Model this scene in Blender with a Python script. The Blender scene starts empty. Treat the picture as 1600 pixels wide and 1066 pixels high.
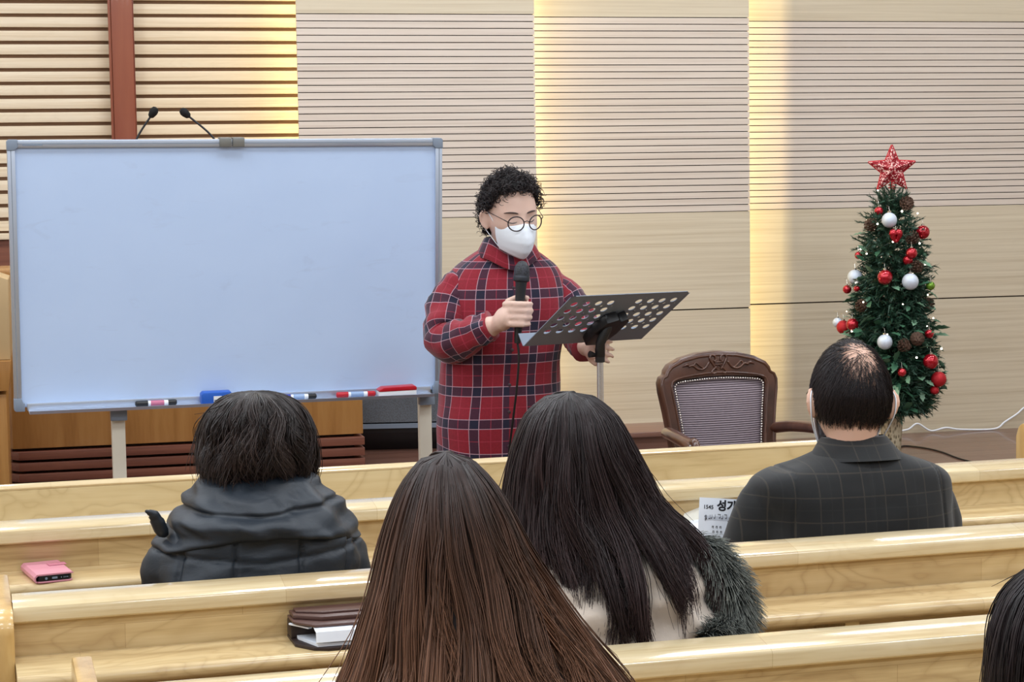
import bpy, bmesh, math, random
import numpy as np
from mathutils import Vector, Matrix, noise

scene = bpy.context.scene
C = scene.collection
random.seed(7)
PI = math.pi

# ---------------------------------------------------------------- camera
CAM_POS = Vector((0.0, 0.0, 1.62))
YAW, PITCH, ROLL = math.radians(13.09), math.radians(-4.91), math.radians(-0.867)
_f = Vector((math.sin(YAW) * math.cos(PITCH), math.cos(YAW) * math.cos(PITCH), math.sin(PITCH)))
_r = Vector((math.cos(YAW), -math.sin(YAW), 0.0))
_u = _r.cross(_f)
_R = _r * math.cos(ROLL) + _u * math.sin(ROLL)
_U = -_r * math.sin(ROLL) + _u * math.cos(ROLL)
cam_data = bpy.data.cameras.new('camera')
cam_data.sensor_width = 36.0
cam_data.lens = 3065.0 / 1600.0 * 36.0
cam_data.clip_start = 0.05
cam = bpy.data.objects.new('camera', cam_data)
C.objects.link(cam)
cam.matrix_world = Matrix(((_R.x, _U.x, -_f.x, CAM_POS.x), (_R.y, _U.y, -_f.y, CAM_POS.y), (_R.z, _U.z, -_f.z, CAM_POS.z), (0, 0, 0, 1)))
scene.camera = cam

# ---------------------------------------------------------------- world, lamps, exposure
world = bpy.data.worlds.new('world')
scene.world = world
world.use_nodes = True
world.node_tree.nodes['Background'].inputs[0].default_value = (0.75, 0.85, 1.0, 1)
world.node_tree.nodes['Background'].inputs[1].default_value = 0.25
vs = scene.view_settings
vs.view_transform = 'Standard'
vs.look = 'None'
vs.exposure = -0.5
vs.gamma = 1.0
vs.use_curve_mapping = False


def area_light(name, loc, target, sx, sy, power, color, spread=180):
    d = bpy.data.lights.new(name, 'AREA')
    d.shape = 'RECTANGLE'
    d.size, d.size_y = sx, sy
    d.energy = power
    d.color = color
    d.spread = math.radians(spread)
    o = bpy.data.objects.new(name, d)
    C.objects.link(o)
    o.location = loc
    dirv = Vector(target) - Vector(loc)
    o.rotation_euler = dirv.to_track_quat('-Z', 'Y').to_euler()
    return o


CEIL = 3.7
COOL = (0.86, 0.93, 1.0)
for ly in (-0.7, 1.5, 3.7, 5.9, 8.1):
    for lx in (-3.5, -2.0, -0.5, 1.0, 2.5, 4.0, 5.5):
        area_light('ceiling_lamp', (lx, ly, CEIL - 0.06), (lx, ly, 0), 0.62, 0.62, 31, COOL)
WARM = (1.0, 0.80, 0.36)
# cove strips hidden behind the edges of the stepped wall panels (long side vertical)


def strip_light(name, loc, aim, length, power):
    d = bpy.data.lights.new(name, 'AREA')
    d.shape = 'RECTANGLE'
    d.size, d.size_y = 0.014, length
    d.energy = power
    d.color = WARM
    o = bpy.data.objects.new(name, d)
    C.objects.link(o)
    z = -Vector(aim).normalized()
    y = Vector((0, 0, 1))
    x = y.cross(z).normalized()
    m = Matrix((x, y, z)).transposed().to_4x4()
    m.translation = Vector(loc)
    o.matrix_world = m
    return o


strip_light('cove_strip', (1.235, 9.390, 1.95), (-0.95, 0.3, 0), 3.1, 10)
strip_light('cove_strip', (2.190, 9.385, 1.95), (0.95, 0.25, 0), 3.1, 22)
strip_light('cove_strip', (3.190, 9.520, 1.90), (1.0, 0.06, 0), 3.2, 42)

# ---------------------------------------------------------------- material helpers


def lin(v):
    v = v / 255.0
    return v / 12.92 if v <= 0.04045 else ((v + 0.055) / 1.055) ** 2.4


def rgb(r, g, b):
    return (lin(r), lin(g), lin(b), 1.0)


class NT:
    def __init__(self, name):
        self.m = bpy.data.materials.new(name)
        self.m.use_nodes = True
        self.t = self.m.node_tree
        self.b = self.t.nodes['Principled BSDF']

    def n(self, kind, **kw):
        nd = self.t.nodes.new(kind)
        for k, v in kw.items():
            setattr(nd, k, v)
        return nd

    def link(self, a, b):
        self.t.links.new(a, b)

    def val(self, node, **kw):
        for k, v in kw.items():
            node.inputs[k.replace('_', ' ')].default_value = v
        return node

    def math(self, op, a, b=None, c=None):
        nd = self.n('ShaderNodeMath', operation=op)
        for i, x in enumerate((a, b, c)):
            if x is None:
                continue
            if isinstance(x, (int, float)):
                nd.inputs[i].default_value = x
            else:
                self.link(x, nd.inputs[i])
        return nd.outputs[0]

    def mix(self, fac, a, b, blend='MIX'):
        nd = self.n('ShaderNodeMix', data_type='RGBA', blend_type=blend)
        for sock, x in ((nd.inputs[0], fac), (nd.inputs[6], a), (nd.inputs[7], b)):
            if isinstance(x, (int, float)):
                sock.default_value = x
            elif isinstance(x, tuple):
                sock.default_value = x
            else:
                self.link(x, sock)
        return nd.outputs[2]

    def noise(self, vec, scale=5.0, detail=3.0, rough=0.5, dist=0.0):
        nd = self.n('ShaderNodeTexNoise')
        nd.inputs['Scale'].default_value = scale
        nd.inputs['Detail'].default_value = detail
        nd.inputs['Roughness'].default_value = rough
        nd.inputs['Distortion'].default_value = dist
        if vec is not None:
            self.link(vec, nd.inputs['Vector'])
        return nd.outputs['Fac']

    def mapping(self, vec, scale=(1, 1, 1), rot=(0, 0, 0), loc=(0, 0, 0)):
        nd = self.n('ShaderNodeMapping')
        nd.inputs['Scale'].default_value = scale
        nd.inputs['Rotation'].default_value = rot
        nd.inputs['Location'].default_value = loc
        self.link(vec, nd.inputs['Vector'])
        return nd.outputs[0]

    def ramp(self, fac, stops):
        nd = self.n('ShaderNodeValToRGB')
        e = nd.color_ramp.elements
        e[0].position, e[0].color = stops[0]
        e[1].position, e[1].color = stops[-1]
        for p, c in stops[1:-1]:
            x = e.new(p)
            x.color = c
        self.link(fac, nd.inputs[0])
        return nd.outputs[0]

    def bump(self, h, strength=0.3, dist=0.002):
        nd = self.n('ShaderNodeBump')
        nd.inputs['Strength'].default_value = strength
        nd.inputs['Distance'].default_value = dist
        self.link(h, nd.inputs['Height'])
        self.link(nd.outputs[0], self.b.inputs['Normal'])

    def obj_coord(self):
        return self.n('ShaderNodeTexCoord').outputs['Object']


def pbr(name, col, rough=0.5, metal=0.0, spec=0.5, coat=0.0, sheen=0.0, emit=None, bump=None):
    t = NT(name)
    t.val(t.b, Base_Color=col, Roughness=rough, Metallic=metal, Specular_IOR_Level=spec, Coat_Weight=coat)
    if sheen:
        t.b.inputs['Sheen Weight'].default_value = sheen
    if emit:
        t.b.inputs['Emission Color'].default_value = emit[0]
        t.b.inputs['Emission Strength'].default_value = emit[1]
    if bump:
        t.bump(t.noise(t.obj_coord(), bump[0], 4), bump[1], bump[2])
    return t.m


def wood(name, pale, mid, dark, grain=(1.2, 26, 26), rough=0.4, coat=0.0, staves=None, swirl=0.5, bump=0.0, plane='XZ'):
    t = NT(name)
    co = t.obj_coord()
    info = t.n('ShaderNodeObjectInfo')
    off = t.n('ShaderNodeCombineXYZ')
    t.link(t.math('MULTIPLY', info.outputs['Random'], 17.0), off.inputs[0])
    t.link(t.math('MULTIPLY', info.outputs['Random'], 5.3), off.inputs[2])
    va = t.n('ShaderNodeVectorMath', operation='ADD')
    t.link(co, va.inputs[0])
    t.link(off.outputs[0], va.inputs[1])
    vec = va.outputs[0]
    g1 = t.noise(t.mapping(vec, grain), 1.0, 5, 0.6, 0.4)
    g2 = t.noise(t.mapping(vec, (grain[0] * 3.5, grain[1] * 5, grain[2] * 5)), 1.0, 3, 0.6)
    # cathedral figure: contour lines of a slow stretched noise
    sl = t.noise(t.mapping(vec, (grain[0] * 1.3, grain[1] * 0.20, grain[2] * 0.20)), 1.0, 2.5, 0.55, 0.9)
    cont = t.math('ABSOLUTE', t.math('SINE', t.math('MULTIPLY', sl, 46.0)))
    cont = t.math('POWER', cont, 0.55)
    f = t.math('ADD', t.math('MULTIPLY', g1, 0.75), t.math('MULTIPLY', g2, 0.25))
    col = t.ramp(f, [(0.30, dark), (0.48, mid), (0.68, pale)])
    col = t.mix(t.math('MULTIPLY', t.math('SUBTRACT', 1.0, cont), 0.55 * swirl), col, dark)
    if staves:
        br = t.n('ShaderNodeTexBrick')
        br.offset = 0.37
        br.inputs['Color1'].default_value = (0.94, 0.94, 0.94, 1)
        br.inputs['Color2'].default_value = (0.70, 0.62, 0.55, 1)
        br.inputs['Mortar'].default_value = (0.62, 0.54, 0.46, 1)
        br.inputs['Scale'].default_value = 1.0
        br.inputs['Mortar Size'].default_value = 0.0006
        br.inputs['Bias'].default_value = -0.35
        br.inputs['Brick Width'].default_value = staves[0]
        br.inputs['Row Height'].default_value = staves[1]
        sep = t.n('ShaderNodeSeparateXYZ')
        t.link(vec, sep.inputs[0])
        cmb = t.n('ShaderNodeCombineXYZ')
        t.link(sep.outputs[0], cmb.inputs[0])
        t.link(sep.outputs[2] if plane == 'XZ' else sep.outputs[1], cmb.inputs[1])
        t.link(cmb.outputs[0], br.inputs['Vector'])
        col = t.mix(0.75, col, br.outputs[0], 'MULTIPLY')
    t.link(col, t.b.inputs['Base Color'])
    t.val(t.b, Roughness=rough, Coat_Weight=coat, Coat_Roughness=0.07)
    if bump:
        t.bump(f, bump, 0.001)
    return t.m


def hair_material(name, root, tip, rough=0.34, split=0.5, spec=0.35):
    """root and tip colours blend along each strand, each strand a little lighter or darker."""
    t = NT(name)
    a = t.n('ShaderNodeAttribute', attribute_name='along')
    r = t.n('ShaderNodeAttribute', attribute_name='rnd')
    col = t.mix(t.math('POWER', a.outputs['Fac'], split), root, tip)
    k = t.math('ADD', 0.55, t.math('MULTIPLY', r.outputs['Fac'], 0.9))
    vm = t.n('ShaderNodeVectorMath', operation='SCALE')
    t.link(col, vm.inputs[0])
    t.link(k, vm.inputs['Scale'])
    t.link(vm.outputs[0], t.b.inputs['Base Color'])
    t.val(t.b, Roughness=rough, Specular_IOR_Level=spec)
    return t.m


# ---------------------------------------------------------------- mesh helpers


class MB:
    """Collects shapes; build() links them as ONE mesh object."""

    def __init__(self):
        self.v, self.f, self.uv = [], [], {}
        self.nv = 0

    def add(self, verts, faces):
        o = self.nv
        self.v.extend([tuple(p) for p in verts])
        self.nv = len(self.v)
        self.f.extend([tuple(i + o for i in fc) for fc in faces])
        return o

    def box(self, lo, hi, mat=None):
        x0, y0, z0 = lo
        x1, y1, z1 = hi
        vs_ = [(x0, y0, z0), (x1, y0, z0), (x1, y1, z0), (x0, y1, z0), (x0, y0, z1), (x1, y0, z1), (x1, y1, z1), (x0, y1, z1)]
        if mat is not None:
            vs_ = [mat @ Vector(p) for p in vs_]
        self.add(vs_, [(0, 3, 2, 1), (4, 5, 6, 7), (0, 1, 5, 4), (1, 2, 6, 5), (2, 3, 7, 6), (3, 0, 4, 7)])
        return self

    def prism(self, poly, a0, a1, axis='X', mat=None):
        """poly in the two remaining axes, extruded along axis from a0 to a1."""
        n = len(poly)

        def mk(p, a):
            q = {'X': (a, p[0], p[1]), 'Y': (p[0], a, p[1]), 'Z': (p[0], p[1], a)}[axis]
            return mat @ Vector(q) if mat is not None else q
        vs_ = [mk(p, a0) for p in poly] + [mk(p, a1) for p in poly]
        fs = [tuple(range(n))[::-1], tuple(range(n, 2 * n))]
        fs += [(i, (i + 1) % n, n + (i + 1) % n, n + i) for i in range(n)]
        self.add(vs_, fs)
        return self

    def rings(self, rr, cap=True):
        n = len(rr[0])
        vs_ = [p for r in rr for p in r]
        fs = []
        for k in range(len(rr) - 1):
            for i in range(n):
                j = (i + 1) % n
                fs.append((k * n + i, k * n + j, (k + 1) * n + j, (k + 1) * n + i))
        if cap:
            fs.append(tuple(range(n))[::-1])
            fs.append(tuple(range((len(rr) - 1) * n, len(rr) * n)))
        return self.add(vs_, fs)

    def tube(self, path, rad, n=10, cap=True, flat=1.0, up=None, round_ends=False):
        path = [Vector(p) for p in path]
        if isinstance(rad, (int, float)):
            rad = [rad] * len(path)
        rad = list(rad)
        if round_ends:
            d0 = (path[0] - path[1]).normalized()
            d1 = (path[-1] - path[-2]).normalized()
            r0, r1 = rad[0], rad[-1]
            path = [path[0] + d0 * r0 * 0.95, path[0] + d0 * r0 * 0.6] + path + [path[-1] + d1 * r1 * 0.6, path[-1] + d1 * r1 * 0.95]
            rad = [r0 * 0.28, r0 * 0.8] + rad + [r1 * 0.8, r1 * 0.28]
        rr = []
        side = None
        for i, p in enumerate(path):
            a = path[max(i - 1, 0)]
            b = path[min(i + 1, len(path) - 1)]
            t = (b - a).normalized()
            if side is None:
                ref = Vector(up) if up is not None else (Vector((0, 0, 1)) if abs(t.z) < 0.9 else Vector((1, 0, 0)))
                side = t.cross(ref).normalized()
            else:
                side = (side - t * side.dot(t)).normalized()
            nn = side.cross(t)
            rr.append([p + side * (math.cos(2 * PI * k / n) * rad[i]) + nn * (math.sin(2 * PI * k / n) * rad[i] * flat) for k in range(n)])
        self.rings(rr, cap)
        return self

    def lathe(self, prof, n=24, mat=None, cap=True):
        rr = []
        for r, z in prof:
            ring = [Vector((r * math.cos(2 * PI * k / n), r * math.sin(2 * PI * k / n), z)) for k in range(n)]
            if mat is not None:
                ring = [mat @ p for p in ring]
            rr.append(ring)
        self.rings(rr, cap)
        return self

    def ball(self, c, r, n=14, m=8, mat=None):
        """ellipsoid; r a number or three half axes"""
        if isinstance(r, (int, float)):
            r = (r, r, r)
        rr = []
        for k in range(1, m):
            th = PI * k / m
            ring = [Vector((r[0] * math.sin(th) * math.cos(2 * PI * i / n), r[1] * math.sin(th) * math.sin(2 * PI * i / n), -r[2] * math.cos(th))) for i in range(n)]
            if mat is not None:
                ring = [mat @ p for p in ring]
            rr.append([p + Vector(c) for p in ring])
        self.rings(rr, True)
        return self

    def build(self, name, mat, parent=None, smooth=None, bevel=0.0, seg=2, loc=None):
        me = bpy.data.meshes.new(name)
        me.from_pydata([tuple(p) for p in self.v], [], self.f)
        if bevel > 0:
            bm = bmesh.new()
            bm.from_mesh(me)
            eds = [e for e in bm.edges if len(e.link_faces) == 2 and e.calc_face_angle(0) > 0.5]
            bmesh.ops.bevel(bm, geom=eds, offset=bevel, segments=seg, profile=0.6, affect='EDGES', clamp_overlap=True)
            bm.to_mesh(me)
            bm.free()
        return link(name, me, mat, parent, smooth if smooth is not None else 35, loc)


def link(name, me, mat, parent=None, smooth=35, loc=None):
    if mat is not None and not me.materials:
        me.materials.append(mat)
    bm = bmesh.new()
    bm.from_mesh(me)
    bmesh.ops.recalc_face_normals(bm, faces=bm.faces)
    bm.to_mesh(me)
    bm.free()
    if smooth:
        for p in me.polygons:
            p.use_smooth = True
        if smooth < 180:
            me.set_sharp_from_angle(angle=math.radians(smooth))
    o = bpy.data.objects.new(name, me)
    C.objects.link(o)
    if parent is not None:
        o.parent = parent
    if loc is not None:
        o.location = loc
    return o


def tag(o, label=None, cat=None, group=None, kind=None):
    if label:
        o['label'] = label
    if cat:
        o['category'] = cat
    if group:
        o['group'] = group
    if kind:
        o['kind'] = kind
    return o


def thing(name, label, cat, loc=(0, 0, 0), rotz=0.0, group=None):
    o = bpy.data.objects.new(name, None)
    C.objects.link(o)
    o.empty_display_size = 0.1
    o.location = loc
    o.rotation_euler = (0, 0, rotz)
    return tag(o, label, cat, group)


def copy_of(src, parent=None, loc=None, rot=None, scale=None):
    o = src.copy()
    C.objects.link(o)
    if parent is not None:
        o.parent = parent
    if loc is not None:
        o.location = loc
    if rot is not None:
        o.rotation_euler = rot
    if scale is not None:
        o.scale = scale
    return o


def catmull(pts, per=8):
    P = [Vector(p) for p in pts]
    P = [P[0] * 2 - P[1]] + P + [P[-1] * 2 - P[-2]]
    out = []
    for i in range(1, len(P) - 2):
        a, b, c, d = P[i - 1:i + 3]
        for k in range(per):
            t = k / per
            out.append(0.5 * ((2 * b) + (c - a) * t + (2 * a - 5 * b + 4 * c - d) * t * t + (3 * b - a - 3 * c + d) * t ** 3))
    out.append(P[-2].copy())
    return out


def interp(xs, ys, x):
    return float(np.interp(x, xs, ys))


def smooth_list(vals, per):
    """Catmull-Rom through tuples of numbers"""
    A = np.array(vals, float)
    A = np.vstack([2 * A[0] - A[1], A, 2 * A[-1] - A[-2]])
    out = []
    for i in range(1, len(A) - 2):
        a, b, c, d = A[i - 1:i + 3]
        for k in range(per):
            t = k / per
            out.append(0.5 * ((2 * b) + (c - a) * t + (2 * a - 5 * b + 4 * c - d) * t * t + (3 * b - a - 3 * c + d) * t ** 3))
    out.append(A[-2])
    return out


def sell(th, n):
    c, s = math.cos(th), math.sin(th)
    return (math.copysign(abs(c) ** (2.0 / n), c), math.copysign(abs(s) ** (2.0 / n), s))


def uv_loft(rr, cap_lo=False, cap_hi=False, mesh_parts=None, u0=0.0):
    """A tube of rings with metre-scaled UVs; appends (verts, faces, uvs per face) to mesh_parts"""
    n = len(rr[0])
    m = len(rr)
    # arc length round the mean ring, growing from point 0 both ways so that the pattern is centred there
    cum = np.zeros(n + 1)
    k = m // 2
    for i in range(n):
        cum[i + 1] = cum[i] + (Vector(rr[k][(i + 1) % n]) - Vector(rr[k][i])).length
    cv = np.zeros(m)
    for j in range(1, m):
        cv[j] = cv[j - 1] + sum((Vector(rr[j][i]) - Vector(rr[j - 1][i])).length for i in range(0, n, max(n // 8, 1))) / len(range(0, n, max(n // 8, 1)))
    verts = [tuple(p) for r in rr for p in r]
    faces, uvs = [], []
    for j in range(m - 1):
        for i in range(n):
            i2 = (i + 1) % n
            faces.append((j * n + i, j * n + i2, (j + 1) * n + i2, (j + 1) * n + i))
            uvs.append(((cum[i] + u0, cv[j]), (cum[i + 1] + u0, cv[j]), (cum[i + 1] + u0, cv[j + 1]), (cum[i] + u0, cv[j + 1])))
    if cap_lo:
        faces.append(tuple(range(n))[::-1])
        uvs.append(tuple((0.012, 0.012) for _ in range(n)))
    if cap_hi:
        faces.append(tuple(range((m - 1) * n, m * n)))
        uvs.append(tuple((0.012, 0.012) for _ in range(n)))
    mesh_parts.append((verts, faces, uvs))


def uv_mesh(name, parts, mat, parent, smooth=180):
    V, F, U = [], [], []
    for v, f, u in parts:
        o = len(V)
        V += v
        F += [tuple(i + o for i in fc) for fc in f]
        U += u
    me = bpy.data.meshes.new(name)
    me.from_pydata(V, [], F)
    uvl = me.uv_layers.new(name='UVMap')
    li = 0
    for p, u in zip(me.polygons, U):
        for k, l in enumerate(p.loop_indices):
            uvl.data[l].uv = u[k]
    me.materials.append(mat)
    for p in me.polygons:
        p.use_smooth = True
    o = bpy.data.objects.new(name, me)
    C.objects.link(o)
    if parent is not None:
        o.parent = parent
    return o


def strands(name, P, R, mat, parent=None, sides=3, rnd=None):
    """P (N,K,3) strand points, R (N,K) radii -> one mesh of thin tapered tubes with 'along' and 'rnd' attributes"""
    P = np.asarray(P, float)
    N, K, _ = P.shape
    R = np.broadcast_to(np.asarray(R, float), (N, K))
    T = np.gradient(P, axis=1)
    T /= np.linalg.norm(T, axis=2, keepdims=True) + 1e-9
    ref = np.cross(T[:, 0], T[:, -1]) + np.array([1e-4, 2e-4, 0])
    ref /= np.linalg.norm(ref, axis=1, keepdims=True)
    S = ref[:, None, :] - T * np.sum(T * ref[:, None, :], axis=2, keepdims=True)
    S /= np.linalg.norm(S, axis=2, keepdims=True) + 1e-9
    B = np.cross(T, S)
    ang = np.arange(sides) * 2 * np.pi / sides
    V = P[:, :, None, :] + R[:, :, None, None] * (np.cos(ang)[None, None, :, None] * S[:, :, None, :] + np.sin(ang)[None, None, :, None] * B[:, :, None, :])
    V = V.reshape(-1, 3)
    idx = np.arange(N * K * sides).reshape(N, K, sides)
    a = idx[:, :-1, :]
    b = np.roll(a, -1, axis=2)
    d = idx[:, 1:, :]
    c = np.roll(d, -1, axis=2)
    Q = np.stack([a, b, c, d], axis=-1).reshape(-1, 4)
    me = bpy.data.meshes.new(name)
    me.vertices.add(len(V))
    me.vertices.foreach_set('co', V.astype(np.float32).ravel())
    me.loops.add(Q.size)
    me.loops.foreach_set('vertex_index', Q.astype(np.int32).ravel())
    me.polygons.add(len(Q))
    me.polygons.foreach_set('loop_start', (np.arange(len(Q)) * 4).astype(np.int32))
    me.polygons.foreach_set('use_smooth', np.ones(len(Q), bool))
    at = me.attributes.new('along', 'FLOAT', 'POINT')
    al = np.broadcast_to(np.linspace(0, 1, K)[None, :, None], (N, K, sides)).astype(np.float32)
    at.data.foreach_set('value', al.ravel())
    if rnd is None:
        rnd = np.random.default_rng(3).random(N)
    ar = me.attributes.new('rnd', 'FLOAT', 'POINT')
    ar.data.foreach_set('value', np.broadcast_to(np.asarray(rnd)[:, None, None], (N, K, sides)).astype(np.float32).ravel())
    me.update()
    me.validate()
    me.materials.append(mat)
    o = bpy.data.objects.new(name, me)
    C.objects.link(o)
    if parent is not None:
        o.parent = parent
    return o


def remeshed(mb, voxel, smooth=2):
    """closed overlapping shapes -> one continuous skin"""
    me = bpy.data.meshes.new('tmp')
    me.from_pydata([tuple(p) for p in mb.v], [], mb.f)
    bm = bmesh.new()
    bm.from_mesh(me)
    bmesh.ops.recalc_face_normals(bm, faces=bm.faces)
    bm.to_mesh(me)
    bm.free()
    o = bpy.data.objects.new('tmp', me)
    C.objects.link(o)
    md = o.modifiers.new('r', 'REMESH')
    md.mode = 'VOXEL'
    md.voxel_size = voxel
    md.use_smooth_shade = True
    if smooth:
        s = o.modifiers.new('s', 'SMOOTH')
        s.factor = 0.5
        s.iterations = smooth
    dg = bpy.context.evaluated_depsgraph_get()
    out = bpy.data.meshes.new_from_object(o.evaluated_get(dg))
    bpy.data.objects.remove(o)
    bpy.data.meshes.remove(me)
    return out

# ---------------------------------------------------------------- materials
M = {}
M['panel'] = wood('panel_wood', rgb(218, 205, 180), rgb(206, 191, 165), rgb(188, 170, 142), (0.7, 40, 60), 0.45, swirl=0.15)
M['strip'] = wood('strip_wood', rgb(224, 210, 196), rgb(214, 199, 184), rgb(198, 180, 164), (0.9, 40, 60), 0.5, swirl=0.1)
M['slat'] = wood('slat_wood', rgb(234, 219, 194), rgb(224, 205, 176), rgb(204, 180, 146), (0.8, 40, 50), 0.45, swirl=0.35)
M['backing'] = pbr('dark_backing', rgb(58, 42, 36), 0.8)
M['slat_back'] = pbr('slat_backing', rgb(150, 118, 92), 0.8)
M['cross'] = wood('cross_wood', rgb(146, 82, 56), rgb(134, 70, 48), rgb(116, 56, 38), (6, 6, 0.6), 0.3, 0.3, swirl=0.1)
M['stage'] = wood('stage_floor', rgb(128, 94, 80), rgb(112, 78, 66), rgb(92, 60, 50), (0.8, 18, 18), 0.3, 0.3, swirl=0.2)
M['floor'] = wood('hall_floor', rgb(110, 72, 58), rgb(92, 56, 46), rgb(70, 40, 34), (0.8, 14, 14), 0.35, 0.2)
M['plaster'] = pbr('plaster', rgb(226, 222, 214), 0.8)
M['pew'] = wood('pew_wood', rgb(222, 199, 153), rgb(208, 181, 132), rgb(166, 134, 88), (1.5, 20, 24), 0.32, 0.35, staves=(0.62, 0.085), swirl=0.85)
M['pew_cap'] = wood('pew_cap_wood', rgb(234, 217, 180), rgb(224, 204, 162), rgb(196, 168, 122), (1.3, 30, 30), 0.16, 1.0, staves=(0.55, 0.2), swirl=0.35, plane='XY')
M['pew_end'] = wood('pew_end_wood', rgb(222, 188, 124), rgb(206, 166, 102), rgb(172, 132, 74), (14, 14, 1.6), 0.3, 0.35, swirl=0.3)
M['screen'] = wood('front_screen_wood', rgb(218, 200, 158), rgb(207, 186, 141), rgb(172, 146, 100), (1.3, 12, 14), 0.32, 0.3, swirl=0.8)
M['podium'] = wood('podium_veneer', rgb(184, 136, 76), rgb(172, 122, 64), rgb(152, 104, 50), (16, 16, 1.4), 0.4, 0.2, swirl=0.12)
M['podium_slat'] = wood('podium_walnut', rgb(134, 84, 64), rgb(118, 70, 54), rgb(92, 52, 40), (1.2, 30, 40), 0.4, swirl=0.2)
M['pale_ply'] = pbr('pale_ply', rgb(196, 166, 120), 0.5)
M['alu'] = pbr('aluminium', rgb(196, 206, 222), 0.32, 0.75)
M['grey_plastic'] = pbr('grey_plastic', rgb(128, 140, 156), 0.45)
M['leg_paint'] = pbr('cream_paint', rgb(222, 216, 200), 0.4)
M['black'] = pbr('black_plastic', rgb(20, 20, 23), 0.42)
M['black_soft'] = pbr('black_foam', rgb(16, 16, 18), 0.9)
M['dark_metal'] = pbr('dark_metal', rgb(56, 58, 64), 0.38, 0.6)
M['chrome'] = pbr('chrome', rgb(206, 206, 210), 0.25, 0.85)
M['clip'] = pbr('clip_metal', rgb(136, 136, 132), 0.4, 0.6)
M['white_plastic'] = pbr('white_plastic', rgb(238, 240, 244), 0.35)
M['red_plastic'] = pbr('red_plastic', rgb(190, 30, 44), 0.3)
M['blue_plastic'] = pbr('blue_plastic', rgb(30, 92, 190), 0.45)
M['blue_cap'] = pbr('blue_cap', rgb(40, 50, 160), 0.3)
M['paper'] = pbr('paper', rgb(232, 238, 248), 0.7)
M['ink'] = pbr('ink', rgb(26, 26, 34), 0.7)


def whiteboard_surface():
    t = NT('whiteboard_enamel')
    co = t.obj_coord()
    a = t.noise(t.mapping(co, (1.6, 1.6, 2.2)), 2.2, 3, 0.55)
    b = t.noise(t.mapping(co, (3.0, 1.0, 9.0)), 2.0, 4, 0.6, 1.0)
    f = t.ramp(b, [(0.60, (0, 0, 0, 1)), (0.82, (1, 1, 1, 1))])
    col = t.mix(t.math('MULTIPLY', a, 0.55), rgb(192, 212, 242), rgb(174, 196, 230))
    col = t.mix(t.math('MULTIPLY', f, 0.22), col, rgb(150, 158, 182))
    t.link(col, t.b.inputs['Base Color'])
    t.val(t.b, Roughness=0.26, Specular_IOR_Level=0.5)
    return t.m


M['whiteboard'] = whiteboard_surface()

# ---------------------------------------------------------------- the room


def struct(name, lo, hi, mat, parent=None, bevel=0.0):
    o = MB().box(lo, hi).build(name, mat, parent, bevel=bevel)
    if parent is None:
        o['kind'] = 'structure'
    return o


struct('floor', (-4.5, -4.0, -0.1), (7.5, 10.2, 0.0), M['floor'])
struct('ceiling', (-4.5, -4.0, CEIL), (7.5, 10.2, CEIL + 0.1), M['plaster'])
struct('wall_left', (-4.6, -4.0, 0.0), (-4.5, 10.2, CEIL), M['plaster'])
struct('wall_right', (7.5, -4.0, 0.0), (7.6, 10.2, CEIL), M['plaster'])
struct('wall_rear', (-4.5, -4.1, 0.0), (7.5, -4.0, CEIL), M['plaster'])
struct('wall_back', (-4.5, 9.80, 0.0), (7.5, 9.90, CEIL), M['plaster'])

# stage and the raised step at the panelled wall
stage = struct('stage_platform', (-4.5, 7.66, 0.0), (7.5, 9.80, 0.18), M['stage'])
nb = 15
for k in range(nb):
    y0 = 7.64 + k * (9.80 - 7.64) / nb
    y1 = 7.64 + (k + 1) * (9.80 - 7.64) / nb - 0.0015
    MB().box((-4.5, y0, 0.18), (7.5, y1, 0.20)).build('floor_board', M['stage'], stage)
step = struct('stage_step', (-4.5, 8.22, 0.20), (2.10, 9.80, 0.33), M['stage'])
MB().box((2.10, 9.12, 0.20), (3.46, 9.80, 0.325)).build('riser', M['stage'], step)
MB().box((2.10, 9.085, 0.325), (3.48, 9.80, 0.35)).build('tread', M['stage'], step, bevel=0.006)
for k in range(11):
    y0 = 8.20 + k * 1.6 / 11
    MB().box((-4.5, y0, 0.33), (2.10, y0 + 1.6 / 11 - 0.0015, 0.35)).build('floor_board', M['stage'], step)

ZG0, ZG1, NST = 1.410, 2.380, 29
PITCHZ = (ZG1 - ZG0) / NST
ZJ = 0.916


def panel_wall(name, x0, x1, yf, zbot):
    """a stepped wall panel: backing, two plain lower boards, grooved field of strips, plain head board"""
    base = struct(name, (x0 + 0.004, yf + 0.014, zbot), (x1 - 0.004, yf + 0.040, CEIL), M['backing'])
    th = 0.0145
    first = MB().box((0, 0, 0), (x1 - x0, th, PITCHZ - 0.0042)).build('groove_strip', M['strip'], base, loc=(x0, yf, ZG0))
    for k in range(1, NST):
        copy_of(first, base, (x0, yf, ZG0 + k * PITCHZ))
    for (a, b) in ((zbot, ZJ - 0.0035), (ZJ + 0.0035, ZG0 - 0.0034), (ZG1, CEIL)):
        MB().box((0, 0, 0), (x1 - x0, th, b - a)).build('panel_board', M['panel'], base, loc=(x0, yf, a))
    return base


panel_wall('wall_back_center', 1.142, 2.292, 9.28, 0.35)
pm = panel_wall('wall_back_middle', 2.12, 3.441, 9.43, 0.35)
MB().box((3.425, 9.470, 0.35), (3.441, 9.577, CEIL)).build('edge_return', M['panel'], pm)
panel_wall('wall_back_right', 2.95, 7.5, 9.65, 0.20)
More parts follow.
